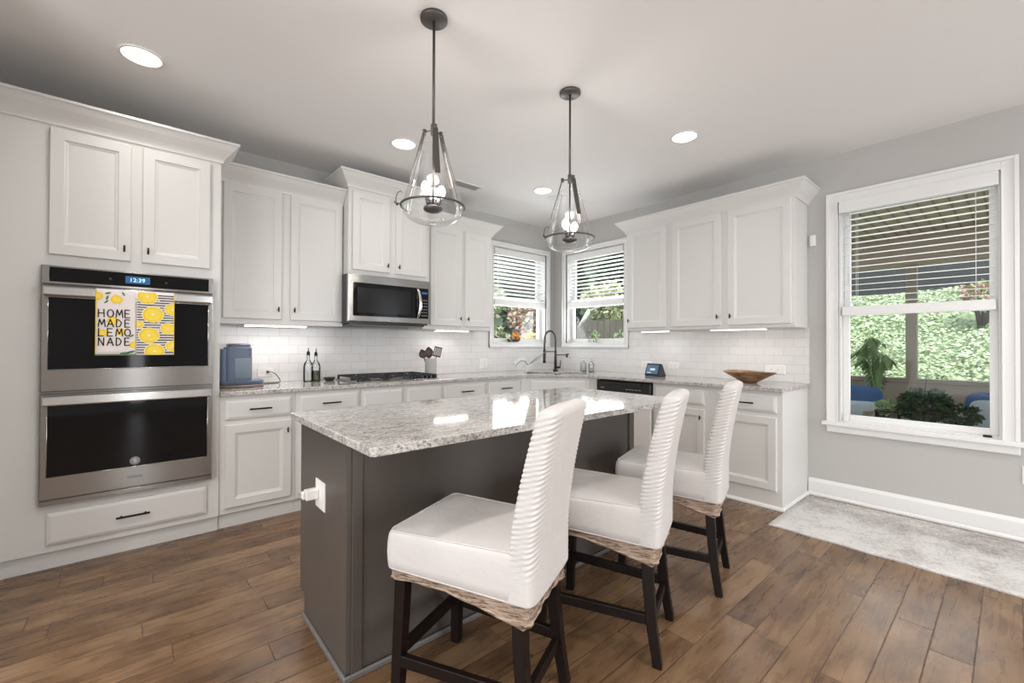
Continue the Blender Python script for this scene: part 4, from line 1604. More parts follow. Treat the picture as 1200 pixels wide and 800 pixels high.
# ------------------------------------------------------------------ pendant lamps
def make_pendant():
    root = thing('pendant_lamp', 'x', 'lamp', (0, 0, H))
    Z = lambda z: z - H
    MB().lathe([(0.0, -0.018), (0.058, -0.018), (0.064, -0.014), (0.064, -0.001), (0.0, -0.001)], 32).build('canopy', 'bronze', root)
    MB().cyl((0, 0, Z(2.26)), (0, 0, -0.015), 0.0065, n=12).build('rod', 'bronze', root)
    b_ = MB(); b_.lathe([(0.0, Z(2.215)), (0.013, Z(2.215)), (0.013, Z(2.262)), (0.007, Z(2.272)), (0.0, Z(2.272))], 16)
    d0 = math.atan2(CAMP.y + 2.26, CAMP.x + 2.7)
    angs = [d0 + math.radians(a) for a in (20, 140, 260)]
    for a in angs:
        b_.cyl((0, 0, Z(2.235)), (0.045 * math.cos(a), 0.045 * math.sin(a), Z(2.235)), 0.004, n=8)
        b_.cyl((0.045 * math.cos(a), 0.045 * math.sin(a), Z(2.245)), (0.045 * math.cos(a), 0.045 * math.sin(a), Z(2.222)), 0.009, n=10)
    b_.build('hub', 'bronze', root)
    for a in angs:
        ca, sa = math.cos(a), math.sin(a)
        p0 = Vector((0.047 * ca, 0.047 * sa, Z(2.23)))
        p1 = Vector((0.116 * ca, 0.116 * sa, Z(1.995)))
        ax = (p1 - p0)
        b_ = MB()
        tang = Vector((-sa, ca, 0))
        b_.obox((p0 + p1) / 2, ax, tang, ax.cross(tang), ax.length / 2, 0.013, 0.002)
        b_.build('strap', 'bronze', root, bevel=0.001)
    # clear glass shade
    prof = [(0.062, 2.155), (0.066, 2.14), (0.085, 2.07), (0.108, 1.99), (0.130, 1.92), (0.140, 1.885), (0.143, 1.865), (0.138, 1.845), (0.118, 1.822), (0.085, 1.805), (0.045, 1.796), (0.0, 1.793)]
    b_ = MB(); b_.lathe([(r, Z(z)) for r, z in prof], 40); b_.build('glass_shade', 'shade', root)
    rimt = MB(); rimt.tube([(0.062 * math.cos(2 * PI * k / 40), 0.062 * math.sin(2 * PI * k / 40), Z(2.155)) for k in range(40)], 0.0015, 6, closed=True)
    rimt.build('shade_rim', 'shade', root)
    # open ring round the widest part of the glass, with a clasp hook
    b_ = MB()
    rp = []
    for k in range(41):
        a = d0 - math.radians(112) + math.radians(224) * k / 40
        rp.append((0.148 * math.cos(a), 0.148 * math.sin(a), Z(1.876)))
    b_.tube(rp, 0.0052, 8)
    b_.build('ring', 'bronze', root)
    ah = d0 - math.radians(70)
    cx_, sx_ = math.cos(ah), math.sin(ah)
    b_ = MB()
    b_.tube([(r * cx_, r * sx_, Z(z)) for r, z in ((0.150, 1.876), (0.168, 1.878), (0.170, 1.90), (0.162, 1.925), (0.146, 1.935), (0.140, 1.925))], 0.0026, 8)
    b_.cyl((0.160 * cx_, 0.160 * sx_, Z(1.868)), (0.176 * cx_, 0.176 * sx_, Z(1.884)), 0.006, n=8)
    b_.build('clasp', 'bronze', root)
    # bulb cluster on a central stem
    b_ = MB()
    b_.cyl((0, 0, Z(2.215)), (0, 0, Z(1.86)), 0.005, n=8)
    b_.lathe([(0.0, Z(1.848)), (0.020, Z(1.850)), (0.042, Z(1.858)), (0.046, Z(1.866)), (0.044, Z(1.874)), (0.0, Z(1.876))], 24)
    b_.build('lamp_holder', 'bronze', root)
    for a in (d0 + 2.3, d0 - 0.75, d0 + 0.9 + 3.4 - 1.0):
        ca, sa = math.cos(a), math.sin(a)
        s_ = MB()
        s_.cyl((0.022 * ca, 0.022 * sa, Z(1.872)), (0.036 * ca, 0.036 * sa, Z(1.922)), 0.011, n=12)
        so = s_.build('socket', 'bronze', root)
        bb = MB()
        base_p = Vector((0.036 * ca, 0.036 * sa, Z(1.922)))
        ax = Vector((0.20 * ca, 0.20 * sa, 1)).normalized()
        bb.tube([base_p + ax * h_ for h_ in (0, 0.008, 0.02, 0.036, 0.050, 0.060, 0.066)], [0.009, 0.013, 0.019, 0.0215, 0.018, 0.010, 0.002], 16)
        bb.build('bulb', 'bulb', so)
    return root


pend = make_pendant()
pend['label'] = 'clear glass pendant lamp on dark rod hanging nearer the ovens'
pend['group'] = 'pendants over the island'
pend.location = (-3.20, -2.255, H)
dup(pend, 'clear glass pendant lamp on dark rod hanging nearer the large window', (-2.262, -2.275, H))
for x, y in ((-3.20, -2.255), (-2.262, -2.275)):
    d = bpy.data.lights.new('pendant_glow', 'POINT')
    d.energy = 4.5
    d.color = WARM
    d.shadow_soft_size = 0.03
    o = bpy.data.objects.new('pendant_glow', d)
    col.objects.link(o)
    o.location = (x, y, 2.02)

# recessed ceiling lights
first = None
labs = ['round recessed ceiling light above the oven tower', 'round recessed ceiling light above the gas cooktop, left of the nearer pendant',
        'round recessed ceiling light farthest back, near the corner windows', 'round recessed ceiling light near the three-door wall cabinet, right of the farther pendant']
for (x, y), lab in zip(((-4.24, -0.985), (-2.708, -0.98), (-1.196, -0.972), (-1.203, -2.455)), labs):
    if first is None:
        first = thing('recessed_light', lab, 'ceiling light', (x, y, H), 0, 'recessed lights in the ceiling')
        MB().lathe([(0.098, -0.001), (0.098, -0.006), (0.086, -0.009), (0.083, -0.001)], 32).build('trim_ring', 'trim', first)
        MB().lathe([(0.0, -0.0045), (0.060, -0.0045), (0.084, -0.003)], 32).build('diffuser', 'canlight', first)
    else:
        dup(first, lab, (x, y, H))
    area_light('recessed_lamp', (x, y, H - 0.02), (x, y, 0), 0.15, 0.15, 2.2, WARM, 2.3)
for x, y in ((-4.24, -2.455), (-5.75, -2.455), (-4.24, -4.2), (-2.7, -4.6), (-1.2, -4.6), (-5.75, -4.2)):  # ceiling lamps added out of view to brighten the kitchen
    dup(first, 'unseen round ceiling light added behind the viewer to brighten the room', (x, y, H))
    area_light('recessed_lamp', (x, y, H - 0.02), (x, y, 0), 0.15, 0.15, 10, WARM, 2.6)

# ceiling air vent
t = thing('air_vent', 'white slotted air vent in the ceiling above the cooktop', 'vent', (-1.855, -0.58, H))
b = MB()
for (a, c) in ((-0.155, -0.140), (0.140, 0.155)):
    b.box(a, c, -0.065, 0.065, -0.008, -0.001)
b.box(-0.14, 0.14, -0.065, -0.052, -0.008, -0.001); b.box(-0.14, 0.14, 0.052, 0.065, -0.008, -0.001)
b.build('frame', 'trim', t)
MB().box(-0.14, 0.14, -0.052, 0.052, -0.003, -0.001).build('duct_opening', mat('vent_shadow_grey', (0.42, 0.42, 0.42), 0.6), t)
b = MB()
for k in range(18):
    b.obox((-0.13 + k * 0.0153, 0, -0.005), (0.7, 0, 0.7), (0, 1, 0), (-0.7, 0, 0.7), 0.0045, 0.052, 0.0008)
b.build('louvres', 'trim', t)
o = MB().lathe([(0.0, -0.022), (0.040, -0.020), (0.052, -0.010), (0.052, -0.001)], 28).build('smoke_detector', 'trim')
tag(o, 'small round white detector on the ceiling near the corner', 'detector', loc=(-0.98, -0.90, H))

# ------------------------------------------------------------------ under-cabinet lights
def strip(label, loc, L_, rz, power):
    t_ = thing('under_cabinet_light', label, 'light', loc, rz)
    MB().box(-L_ / 2, L_ / 2, -0.02, 0.02, -0.012, -0.0005).build('housing', 'plastic_white', t_, bevel=0.002)
    MB().box(-L_ / 2 + 0.006, L_ / 2 - 0.006, -0.022, 0.017, -0.016, -0.0122).build('diffuser', 'strip', t_)
    o_ = area_light('under_cabinet_lamp', (loc[0], loc[1], loc[2] - 0.022), (loc[0], loc[1] + (0.0), 0), L_, 0.03, power, WARM)
    o_.rotation_euler = (0, 0, rz)
    return t_


strip('lit under-cabinet light strip above the coffee maker', (-3.42, -0.255, 1.38), 0.44, 0, 1.1)
strip('lit under-cabinet light strip right of the microwave', (-1.80, -0.265, 1.38), 0.40, 0, 0.7)
strip('lit short under-cabinet light strip above the smart display', (-0.27, -1.66, 1.38), 0.30, PI / 2, 0.4)
strip('lit under-cabinet light strip above the wooden bowl', (-0.30, -2.47, 1.38), 0.46, PI / 2, 0.7)


# ------------------------------------------------------------------ wall plates
def plate(name, label, axis, a, z, w_=0.07, h=0.115, kind='outlet', off=0.008):
    t_ = thing(name, label, 'outlet' if kind == 'outlet' else 'switch', (a, -off, z) if axis == 'x' else (-off, a, z), 0 if axis == 'x' else -PI / 2)
    b_ = MB(); b_.panel(-w_ / 2, w_ / 2, -h / 2, h / 2, -0.006, 0.0055, [(0, 0.003), (0.003, 0)]); b_.build('cover_plate', 'plastic_white', t_)
    horiz = w_ > h * 1.2
    b_ = MB()
    if kind == 'outlet':
        for s in (-1, 1):
            cx_, cz_ = (s * 0.024, 0) if horiz else (0, s * 0.024)
            b_.box(cx_ - 0.014, cx_ + 0.014, -0.0075, -0.006, cz_ - 0.014, cz_ + 0.014)
            for q2 in (-1, 1):
                b_.box(cx_ + q2 * 0.006 - 0.001, cx_ + q2 * 0.006 + 0.001, -0.0078, -0.0074, cz_ - 0.004, cz_ + 0.006, 1)
        b_.build('socket_face', ['plastic_white', 'legend'], t_)
    else:
        n = max(1, round(w_ / 0.055))
        for k in range(n):
            cx_ = (k - (n - 1) / 2) * 0.046
            b_.box(cx_ - 0.016, cx_ + 0.016, -0.009, -0.006, -0.033, 0.033)
        b_.build('rocker', 'plastic_white', t_, bevel=0.001)
    return t_


plate('wall_outlet', 'white outlet on the tile behind the coffee maker', 'x', -3.445, 0.995, 0.115, 0.075)
plate('wall_switch', 'white double switch on the tile left of the corner window', 'x', -1.20, 1.01, 0.115, 0.115, 'switch')
plate('wall_outlet', 'white outlet on the tile left of the smart display', 'y', -1.40, 1.02, 0.115, 0.07)
plate('wall_outlet', 'white outlet on the tile right behind the smart display', 'y', -1.72, 1.02, 0.115, 0.07)
plate('wall_outlet', 'white double outlet on the tile behind the wooden bowl', 'y', -2.67, 1.02, 0.16, 0.08)
plate('wall_outlet', 'white outlet low on the grey wall right of the large window', 'y', -4.108, 0.415, 0.07, 0.115, off=0.0005)
t = thing('motion_sensor', 'small white box on the grey wall beside the three-door cabinet', 'sensor', (0, -2.955, 2.10))
MB().box(-0.028, -0.0005, -0.02, 0.02, -0.045, 0.045).build('housing', 'plastic_white', t, bevel=0.004)
MB().box(-0.0295, -0.028, -0.012, 0.012, -0.030, 0.0).build('lens', 'trim', t)

# ------------------------------------------------------------------ counter items, north wall
CT = 0.914
o = MB().lathe([(0.0, 0.0), (0.150, 0.0), (0.158, 0.004), (0.158, 0.012), (0.150, 0.016), (0.0, 0.016)], 40).build('round_board', mat('brown_stone', (0.24, 0.17, 0.14), 0.35, var=0.5, vscale=60))
tag(o, 'round brown board under the blue coffee maker', 'board', loc=(-3.665, -0.265, CT))
t = thing('coffee_maker', 'slate blue single-serve coffee maker beside the oven tower', 'coffee maker', (-3.665, -0.27, CT + 0.0165), 0)
def rr3(cx, cy, hx, hy, r, z):
    return [(p[0], p[1], z) for p in rrect(cx, cy, hx, hy, r, 0)]
b = MB(); b.loft([rr3(0.01, 0, 0.13, 0.085, 0.03, 0), rr3(0.01, 0, 0.135, 0.09, 0.03, 0.006), rr3(0.01, 0, 0.135, 0.09, 0.03, 0.026), rr3(0.01, 0, 0.128, 0.083, 0.03, 0.032)]); b.build('drip_base', 'coffee', t, smooth_angle=40)
b = MB(); b.loft([rr3(-0.015, 0.0, 0.085, 0.075, 0.03, 0.030), rr3(-0.015, 0.0, 0.085, 0.075, 0.03, 0.26), rr3(-0.015, 0, 0.083, 0.073, 0.03, 0.272), rr3(-0.015, 0, 0.075, 0.065, 0.03, 0.276)]); b.build('brew_housing', 'coffee', t, smooth_angle=40)
b = MB(); b.loft([rr3(-0.01, 0, 0.072, 0.055, 0.02, 0.276), rr3(-0.01, 0, 0.072, 0.055, 0.02, 0.294), rr3(-0.01, 0, 0.062, 0.046, 0.02, 0.302)]); b.build('lid', 'coffee_lid', t, smooth_angle=40)
b = MB(); b.loft([rr3(-0.106, 0.0, 0.022, 0.065, 0.018, 0.030), rr3(-0.106, 0, 0.022, 0.065, 0.018, 0.262)]); b.build('water_tank', 'coffee', t, smooth_angle=40)
b = MB(); b.box(-0.045, 0.066, -0.0785, -0.074, 0.045, 0.205); b.build('front_panel', 'coffee_tank', t, bevel=0.002)
b = MB(); b.box(-0.045, 0.055, -0.0800, -0.0786, 0.196, 0.202); b.build('cup_opening', 'coffee_lid', t)
# cord and plug
o = MB()
o.tube([(-3.43, -0.018, 1.000), (-3.43, -0.045, 1.000)], 0.011, 10)
o.tube([(-3.43, -0.045, 1.0), (-3.41, -0.07, 1.002), (-3.385, -0.09, 0.985), (-3.365, -0.10, 0.955), (-3.355, -0.11, 0.930), (-3.37, -0.13, 0.9185), (-3.42, -0.15, 0.9185), (-3.47, -0.16, 0.9185), (-3.49, -0.16, 0.9185)], 0.0035, 6)
tag(o.build('power_cord', 'blackplastic'), 'black power cord and plug in the outlet beside the coffee maker', 'cord')

# oil bottles
def bottle(label, x, y, s):
    t_ = thing('glass_bottle', label, 'bottle', (x, y, CT), 0, 'glass bottles by the cooktop')
    pr_ = [(0.0, 0.002), (0.036, 0.002), (0.038, 0.01), (0.038, 0.125), (0.034, 0.150), (0.018, 0.175), (0.0125, 0.19), (0.0125, 0.222), (0.015, 0.224), (0.015, 0.232), (0.0, 0.232)]
    MB().lathe([(r * s, z * s) for r, z in pr_], 24).build('glass', 'bottle', t_)
    MB().lathe([(0.0, 0.222 * s), (0.010 * s, 0.222 * s), (0.013 * s, 0.234 * s), (0.013 * s, 0.250 * s), (0.004 * s, 0.258 * s), (0.003 * s, 0.285 * s), (0.0, 0.285 * s)], 12).build('pourer', 'black', t_)
    return t_


bottle('clear glass oil bottle on the left of the pair by the cooktop', -3.155, -0.16, 1.0)
tb = bottle('greenish glass oil bottle on the right of the pair by the cooktop', -3.085, -0.13, 0.97)
MB().lathe([(0.0, 0.004), (0.033, 0.004), (0.034, 0.012), (0.034, 0.09), (0.0, 0.09)], 24).build('oil', mat('olive_oil', (0.16, 0.16, 0.10), 0.15), tb)
o = MB().lathe([(0.0, 0.0), (0.030, 0.0), (0.046, 0.020), (0.048, 0.030), (0.044, 0.030), (0.040, 0.020), (0.026, 0.006), (0.0, 0.005)], 28).build('small_dish', 'slate_dish')
tag(o, 'small black dish on the counter beside the oil bottles', 'dish', loc=(-2.985, -0.17, CT))

# utensil crock
t = thing('utensil_crock', 'ribbed grey utensil crock right of the cooktop', 'crock', (-2.03, -0.24, CT))
b = MB()
rings = []
for r, z in ((0.050, 0.0), (0.055, 0.004), (0.055, 0.17), (0.058, 0.175), (0.058, 0.180), (0.050, 0.180), (0.048, 0.01)):
    rings.append([((r + (0.0022 * math.cos(24 * a) if 0.003 < z < 0.172 and r > 0.052 else 0)) * math.cos(a), (r + (0.0022 * math.cos(24 * a) if 0.003 < z < 0.172 and r > 0.052 else 0)) * math.sin(a), z) for a in [2 * PI * k / 96 for k in range(96)]])
b.loft(rings, 0, True, True)
b.build('vessel', 'ceramic', t)


def utensil(name, label, dx, dy, tilt, az, headfn, matname='browntool', L_=0.20):
    t_ = thing(name, label, 'utensil', (-2.03 + dx, -0.24 + dy, CT + 0.014), 0, 'utensils in the crock')
    ax = Vector((math.sin(tilt) * math.cos(az), math.sin(tilt) * math.sin(az), math.cos(tilt)))
    MB().cyl((0, 0, 0), tuple(ax * L_), 0.005, n=8).build('handle', matname, t_)
    e = ax * L_
    hb = MB()
    headfn(hb, e, ax)
    hb.build('head', matname, t_, smooth_angle=50)


RTH = Vector((RT.x, RT.y, 0)).normalized()


def spoon_head(hb, e, ax):
    side = (RTH - ax * RTH.dot(ax)).normalized()
    nr = ax.cross(side)
    rs = []
    for k in range(11):
        a = k / 10
        wd = 0.040 * math.sin(PI * (0.06 + 0.94 * a) ** 0.85) + 0.003
        c = e + ax * (a * 0.092)
        dp = 0.012 * math.sin(PI * a)
        rs.append([c - side * wd, c + nr * (dp + 0.003) - side * wd * 0.5, c + nr * (dp + 0.004), c + nr * (dp + 0.003) + side * wd * 0.5, c + side * wd, c + nr * dp + side * wd * 0.5 - nr * 0.003, c + nr * dp - nr * 0.002, c + nr * dp - side * wd * 0.5 - nr * 0.003])
    hb.loft(rs)


def turner_head(hb, e, ax):
    side = (RTH - ax * RTH.dot(ax)).normalized()
    nr = ax.cross(side)
    for k in range(-2, 3):
        hb.obox(e + ax * 0.05 + side * k * 0.0165, ax, side, nr, 0.045, 0.0055, 0.0018)
    hb.obox(e + ax * 0.006, ax, side, nr, 0.008, 0.039, 0.002)
    hb.obox(e + ax * 0.094, ax, side, nr, 0.006, 0.039, 0.002)


azr = math.atan2(RT.y, RT.x)
utensil('slotted_spoon', 'brown slotted turner leaning right in the grey crock', 0.018, 0.0, 0.22, azr, turner_head, L_=0.185)
utensil('serving_spoon', 'brown spoon leaning left in the grey crock', -0.012, 0.008, 0.30, azr + PI, spoon_head, L_=0.175)
utensil('ladle', 'dark brown spoon standing at the left of the grey crock', -0.005, -0.012, 0.10, azr + PI * 0.9, spoon_head, L_=0.19)
utensil('steel_spoon', 'steel spoon behind the brown spoons in the grey crock', 0.005, 0.02, 0.18, azr + PI * 0.7, spoon_head, 'steeltool', 0.17)


# ------------------------------------------------------------------ leaves helper
def leaf_quad(mb, p, d, n_, L_, W2, m=0, fold=0.25):
    d = d.normalized()
    s = d.cross(n_).normalized()
    up_ = s.cross(d).normalized()
    a = p
    m1 = p + d * L_ * 0.5
    e = p + d * L_ - up_ * L_ * 0.12
    l = m1 + s * W2 + up_ * W2 * fold
    r = m1 - s * W2 + up_ * W2 * fold
    mb.add([a, l, e, r, m1], [(0, 4, 1), (1, 4, 2), (0, 3, 4), (3, 2, 4)], m, True)


def foliage(mb, c, rx, ry, rz_, n, size, seed, nm=1, bias=0.0):
    r = random.Random(seed)
    for i in range(n):
        u = Vector((r.gauss(0, 1), r.gauss(0, 1), r.gauss(0, 1))).normalized()
        k = 0.45 + 0.55 * r.random() ** 0.5
        p = Vector((c[0] + u.x * rx * k, c[1] + u.y * ry * k, c[2] + u.z * rz_ * k))
        d = (u + Vector((r.gauss(0, .6), r.gauss(0, .6), r.gauss(0, .6) - bias))).normalized()
        n_ = Vector((r.gauss(0, 1), r.gauss(0, 1), r.gauss(0, 1) + 1.2)).normalized()
        L_ = size * r.uniform(0.6, 1.3)
        leaf_quad(mb, p, d, n_, L_, L_ * 0.32, r.randrange(nm))


def bush(name, label, cat, c, rx, ry, rz_, n, size, seed, mats, ground=0.0, group=None):
    t_ = thing(name, label, cat, (c[0], c[1], ground), 0, group)
    b_ = MB()
    for k in range(5):
        a = k * 1.256
        b_.tube([(0.03 * math.cos(a), 0.03 * math.sin(a), 0), (rx * 0.3 * math.cos(a), ry * 0.3 * math.sin(a), (c[2] - ground) * 0.7), (rx * 0.55 * math.cos(a), ry * 0.55 * math.sin(a), (c[2] - ground) + rz_ * 0.3)], [0.03, 0.02, 0.008], 6)
    b_.build('stems', 'trunk', t_)
    b_ = MB()
    r = random.Random(seed)
    foliage(b_, (0, 0, c[2] - ground), rx * 0.8, ry * 0.8, rz_ * 0.85, n // 2, size, seed, len(mats))
    for k in range(5):
        u = Vector((r.gauss(0, 1), r.gauss(0, 1), r.gauss(0, .6))).normalized()
        foliage(b_, (u.x * rx * .55, u.y * ry * .55, c[2] - ground + u.z * rz_ * .55), rx * .45, ry * .45, rz_ * .45, n // 10, size, seed + k + 1, len(mats))
    b_.build('leaves', mats, t_, recalc=False)
    return t_


# orchid in white pot left of the sink
t = thing('orchid', 'white orchid with long pale leaf in white pot left of the faucet', 'plant', (-0.80, -0.34, CT))
MB().lathe([(0.0, 0.0), (0.036, 0.0), (0.042, 0.01), (0.048, 0.075), (0.051, 0.082), (0.045, 0.082), (0.042, 0.06), (0.0, 0.06)], 28).build('pot', 'porcelain', t)
def blade(mb, pts, wmax, m=0):
    rs = []
    n = len(pts)
    for i, p in enumerate(pts):
        p = Vector(p)
        tg = (Vector(pts[min(i + 1, n - 1)]) - Vector(pts[max(i - 1, 0)])).normalized()
        sd = tg.cross(Vector((0, 0, 1))).normalized()
        up_ = sd.cross(tg)
        wd = wmax * math.sin(PI * clamp((i + 0.35) / (n - 0.3), 0.03, 0.99))
        rs.append([p - sd * wd + up_ * wd * .4, p - up_ * 0.001, p + sd * wd + up_ * wd * .4, p + up_ * 0.002])
    mb.loft(rs, m)
b = MB()
R_ = RTH
blade(b, [tuple(R_ * s + Vector((0, 0, z))) for s, z in ((0, .07), (.04, .11), (.08, .145), (.125, .175), (.17, .21), (.215, .245))], 0.022)
blade(b, [tuple(R_ * s + Vector((0, 0, z))) for s, z in ((0, .07), (.03, .10), (.07, .12), (.12, .15), (.16, .18))], 0.018)
blade(b, [tuple(-R_ * s + Vector((0.0, -.01, z))) for s, z in ((0, .07), (.04, .12), (.08, .13), (.12, .105), (.15, .06))], 0.020)
b.build('leaf', 'leaforchid', t)
b = MB()
b.tube([tuple(-R_ * s + Vector((0, 0.005, z))) for s, z in ((0, .06), (.02, .12), (.06, .145), (.12, .13), (.165, .085))], 0.0025, 6)
b.build('stem', 'leafdark', t)
b = MB()
for s, z in ((.05, .150), (.08, .148), (.11, .135), (.14, .11)):
    c = -R_ * s + Vector((0, -0.005, z))
    for k in range(5):
        a = k * 2 * PI / 5
        d = R_ * math.cos(a) + Vector((0, 0, 1)) * math.sin(a)
        leaf_quad(b, c, d, -FW, 0.032, 0.013, 0)
b.build('blossom', 'petalwhite', t, recalc=False)

# soap bottles right of the sink
def soap(label, x, y, s, full):
    t_ = thing('soap_bottle', label, 'bottle', (x, y, CT), 0, 'soap bottles by the sink')
    MB().lathe([(0.0, 0.001), (0.033 * s, 0.001), (0.036 * s, 0.01), (0.036 * s, 0.085), (0.028 * s, 0.105), (0.013 * s, 0.115), (0.013 * s, 0.125), (0.0, 0.125)], 24).build('glass', 'bottle', t_)
    MB().lathe([(0, 0.004), (0.031 * s, 0.004), (0.033 * s, 0.012), (0.033 * s, full), (0, full)], 24).build('soap', 'petalwhite', t_)
    b_ = MB(); b_.lathe([(0.0, .125), (0.014, .125), (0.014, .135), (0.004, .138), (0.004, .160), (0.0, .160)], 12)
    b_.tube([(0, 0, .158), (-0.015, -0.02, .160), (-0.022, -0.03, .155)], 0.0035, 6)
    b_.build('pump', 'steeltool', t_)


soap('clear soap pump bottle, left of the pair right of the faucet', -0.19, -0.66, 1.0, 0.07)
soap('smaller clear soap pump bottle, right of the pair right of the faucet', -0.17, -0.765, 0.9, 0.045)

# smart display
t = thing('smart_display', 'small black smart display with blue screen on the counter', 'smart display', (-0.235, -1.635, CT), -PI / 2 - 0.25)
b = MB()
rs = []
for x in (-0.095, 0.095):
    rs.append([(x, -0.045, 0.004), (x, -0.048, 0.010), (x, -0.012, 0.128), (x, -0.004, 0.130), (x, 0.012, 0.12), (x, 0.055, 0.02), (x, 0.055, 0.0), (x, -0.035, 0.0)])
b.loft(rs, 0, True, True, False)
b.build('shell', 'charcoal', t, bevel=0.004)
def dq(mb, u0, u1, v0, v1, off, m=0):
    a_ = Vector((0, -0.0478, 0.010)); b2 = Vector((0, -0.0122, 0.127)); nr = Vector((0, -0.957, 0.29))
    vs = [Vector((u, 0, 0)) + a_.lerp(b2, v) + nr * off for u, v in ((u0, v0), (u1, v0), (u1, v1), (u0, v1))]
    mb.add(vs, [(0, 1, 2, 3)], m, False)
b = MB(); dq(b, -0.090, 0.090, 0.04, 0.96, 0.0012); b.build('bezel', 'glassblack', t)
b = MB(); dq(b, -0.080, 0.080, 0.12, 0.90, 0.0018); b.build('screen', 'screen', t)
b = MB(); dq(b, -0.03, 0.035, 0.42, 0.60, 0.0024); dq(b, -0.065, -0.01, 0.2, 0.26, 0.0024); b.build('screen_graphics', 'screen_lit', t)

# wooden bowl
t = thing('wooden_bowl', 'wide shallow wooden bowl on the granite counter', 'bowl', (-0.29, -2.56, CT))
b = MB()
prof = [(0.0, 0.0), (0.055, 0.0), (0.062, 0.006), (0.11, 0.035), (0.165, 0.066), (0.205, 0.088), (0.212, 0.092), (0.206, 0.095), (0.16, 0.075), (0.10, 0.045), (0.05, 0.016), (0.0, 0.012)]
rings = []
for r, z in prof:
    rings.append([(r * math.cos(2 * PI * k / 48) * 0.62, r * math.sin(2 * PI * k / 48), z + 0.006 * (r / 0.21) * math.sin(4 * PI * k / 48)) for k in range(48)])
b.loft(rings, 0, True, True)
b.build('vessel', 'bowl', t)
for i, (dx, dy, dz, lab) in enumerate(((0.01, 0.05, 0.062, 'small brown pine cone at the far end in the wooden bowl'), (-0.005, -0.05, 0.060, 'small brown pine cone in the middle of the wooden bowl'), (0.02, -0.10, 0.070, 'small brown pine cone at the near end in the wooden bowl'))):
    b = MB()
    for k in range(9):
        z = -0.022 + k * 0.0055
        r = 0.026 * math.sin(PI * (k + 1) / 10.5)
        b.lathe([(0.0, z), (r, z + 0.004), (r * 0.6, z + 0.007), (0.0, z + 0.007)], 9)
    o = b.build('pine_cone', 'apple')
    tag(o, lab, 'pine cone', 'pine cones in the bowl', loc=(-0.29 + dx, -2.56 + dy, CT + dz))

# window sill decorations
t = thing('flower_bowl', 'low bowl of orange and cream flowers on the left corner window sill', 'flowers', (-0.70, 0.028, 1.2675))
b = MB(); b.lathe([(0.0, 0.0), (0.03, 0.0), (0.045, 0.02), (0.047, 0.03), (0.0, 0.03)], 20)
b.v = [(v[0] * 2.4, v[1] * 0.55, v[2]) for v in b.v]
b.build('bowl', 'terracotta', t)
b = MB()
foliage(b, (-0.055, 0, 0.050), 0.05, 0.02, 0.03, 90, 0.03, 5, 1)
b.build('cream_flowers', 'leafcream', t, recalc=False)
b = MB(); foliage(b, (0.035, 0, 0.058), 0.05, 0.02, 0.036, 120, 0.03, 6, 1); b.build('orange_flowers', 'orange', t, recalc=False)
b = MB(); foliage(b, (0.0, 0, 0.035), 0.10, 0.02, 0.02, 60, 0.03, 8, 1); b.build('leaves', 'leafdark', t, recalc=False)
t = thing('potted_succulent', 'small plant in a clear glass jar on the right corner window sill', 'plant', (0.028, -0.66, 1.2675))
MB().lathe([(0.0, 0.0), (0.020, 0.0), (0.022, 0.01), (0.018, 0.05), (0.014, 0.06)], 20).build('jar', 'bottle', t)
b = MB(); foliage(b, (0.0, -0.01, 0.085), 0.02, 0.055, 0.045, 110, 0.03, 9, 1, bias=-0.4); b.build('leaves', 'leafbright', t, recalc=False)
t = thing('glass_bud_vase', 'small dark stemmed bud vase on the right corner window sill', 'vase', (0.026, -0.575, 1.2675))
MB().lathe([(0.0, 0.0), (0.016, 0.0), (0.018, 0.02), (0.008, 0.05), (0.007, 0.075)], 16).build('glass', 'bottle', t)
b = MB(); b.tube([(0, 0, 0.02), (0.002, 0.004, 0.09), (0.0, 0.0, 0.13)], 0.002, 5); foliage(b, (0, 0, 0.12), 0.01, 0.012, 0.03, 30, 0.02, 2); b.build('sprig', 'leafdark', t, recalc=False)
o = MB().lathe([(0.0, 0.0), (0.022, 0.0), (0.022, 0.010), (0.018, 0.013), (0.0, 0.013)], 20).build('sill_puck', 'black')
tag(o, 'small flat black puck on the sill of the large window', 'puck', loc=(0.02, -3.925, WC[2] + 0.0045))
o = MB().box(-0.012, 0.012, -0.014, 0.014, 0, 0.06).build('window_sensor', 'plastic_white', None, bevel=0.003)
tag(o, 'small white sensor standing at left end of the large window sill', 'sensor', loc=(0.03, -3.165, WC[2] + 0.0045))

# ------------------------------------------------------------------ rug
b = MB()
nx, ny = 24, 60
X0, X1, Y0, Y1 = -0.965, -0.075, -5.4, -2.935
top = []
r = random.Random(4)
for i in range(nx + 1):
    for j in range(ny + 1):
        x = X0 + (X1 - X0) * i / nx
        y = Y0 + (Y1 - Y0) * j / ny
        if i == 0: x += 0.004 * math.sin(j * 0.9)
        top.append((x, y, 0.009 + r.uniform(0, 0.0012)))
fs = [(i * (ny + 1) + j, (i + 1) * (ny + 1) + j, (i + 1) * (ny + 1) + j + 1, i * (ny + 1) + j + 1) for i in range(nx) for j in range(ny)]
b.add(top, fs)
bot = [(p[0], p[1], 0.001) for p in top]
b.add(bot, [f[::-1] for f in fs])
N1 = len(top)
border = [i * (ny + 1) for i in range(nx + 1)] + [nx * (ny + 1) + j for j in range(1, ny + 1)] + [i * (ny + 1) + ny for i in range(nx - 1, -1, -1)] + [j for j in range(ny - 1, 0, -1)]
for k in range(len(border)):
    a, c = border[k], border[(k + 1) % len(border)]
    b.f.append((a, c, c + N1, a + N1)); b.m.append(0); b.s.append(False)
o = b.build('runner_rug', 'rug')
tag(o, 'pale grey distressed runner rug along the wall under the large window', 'rug')

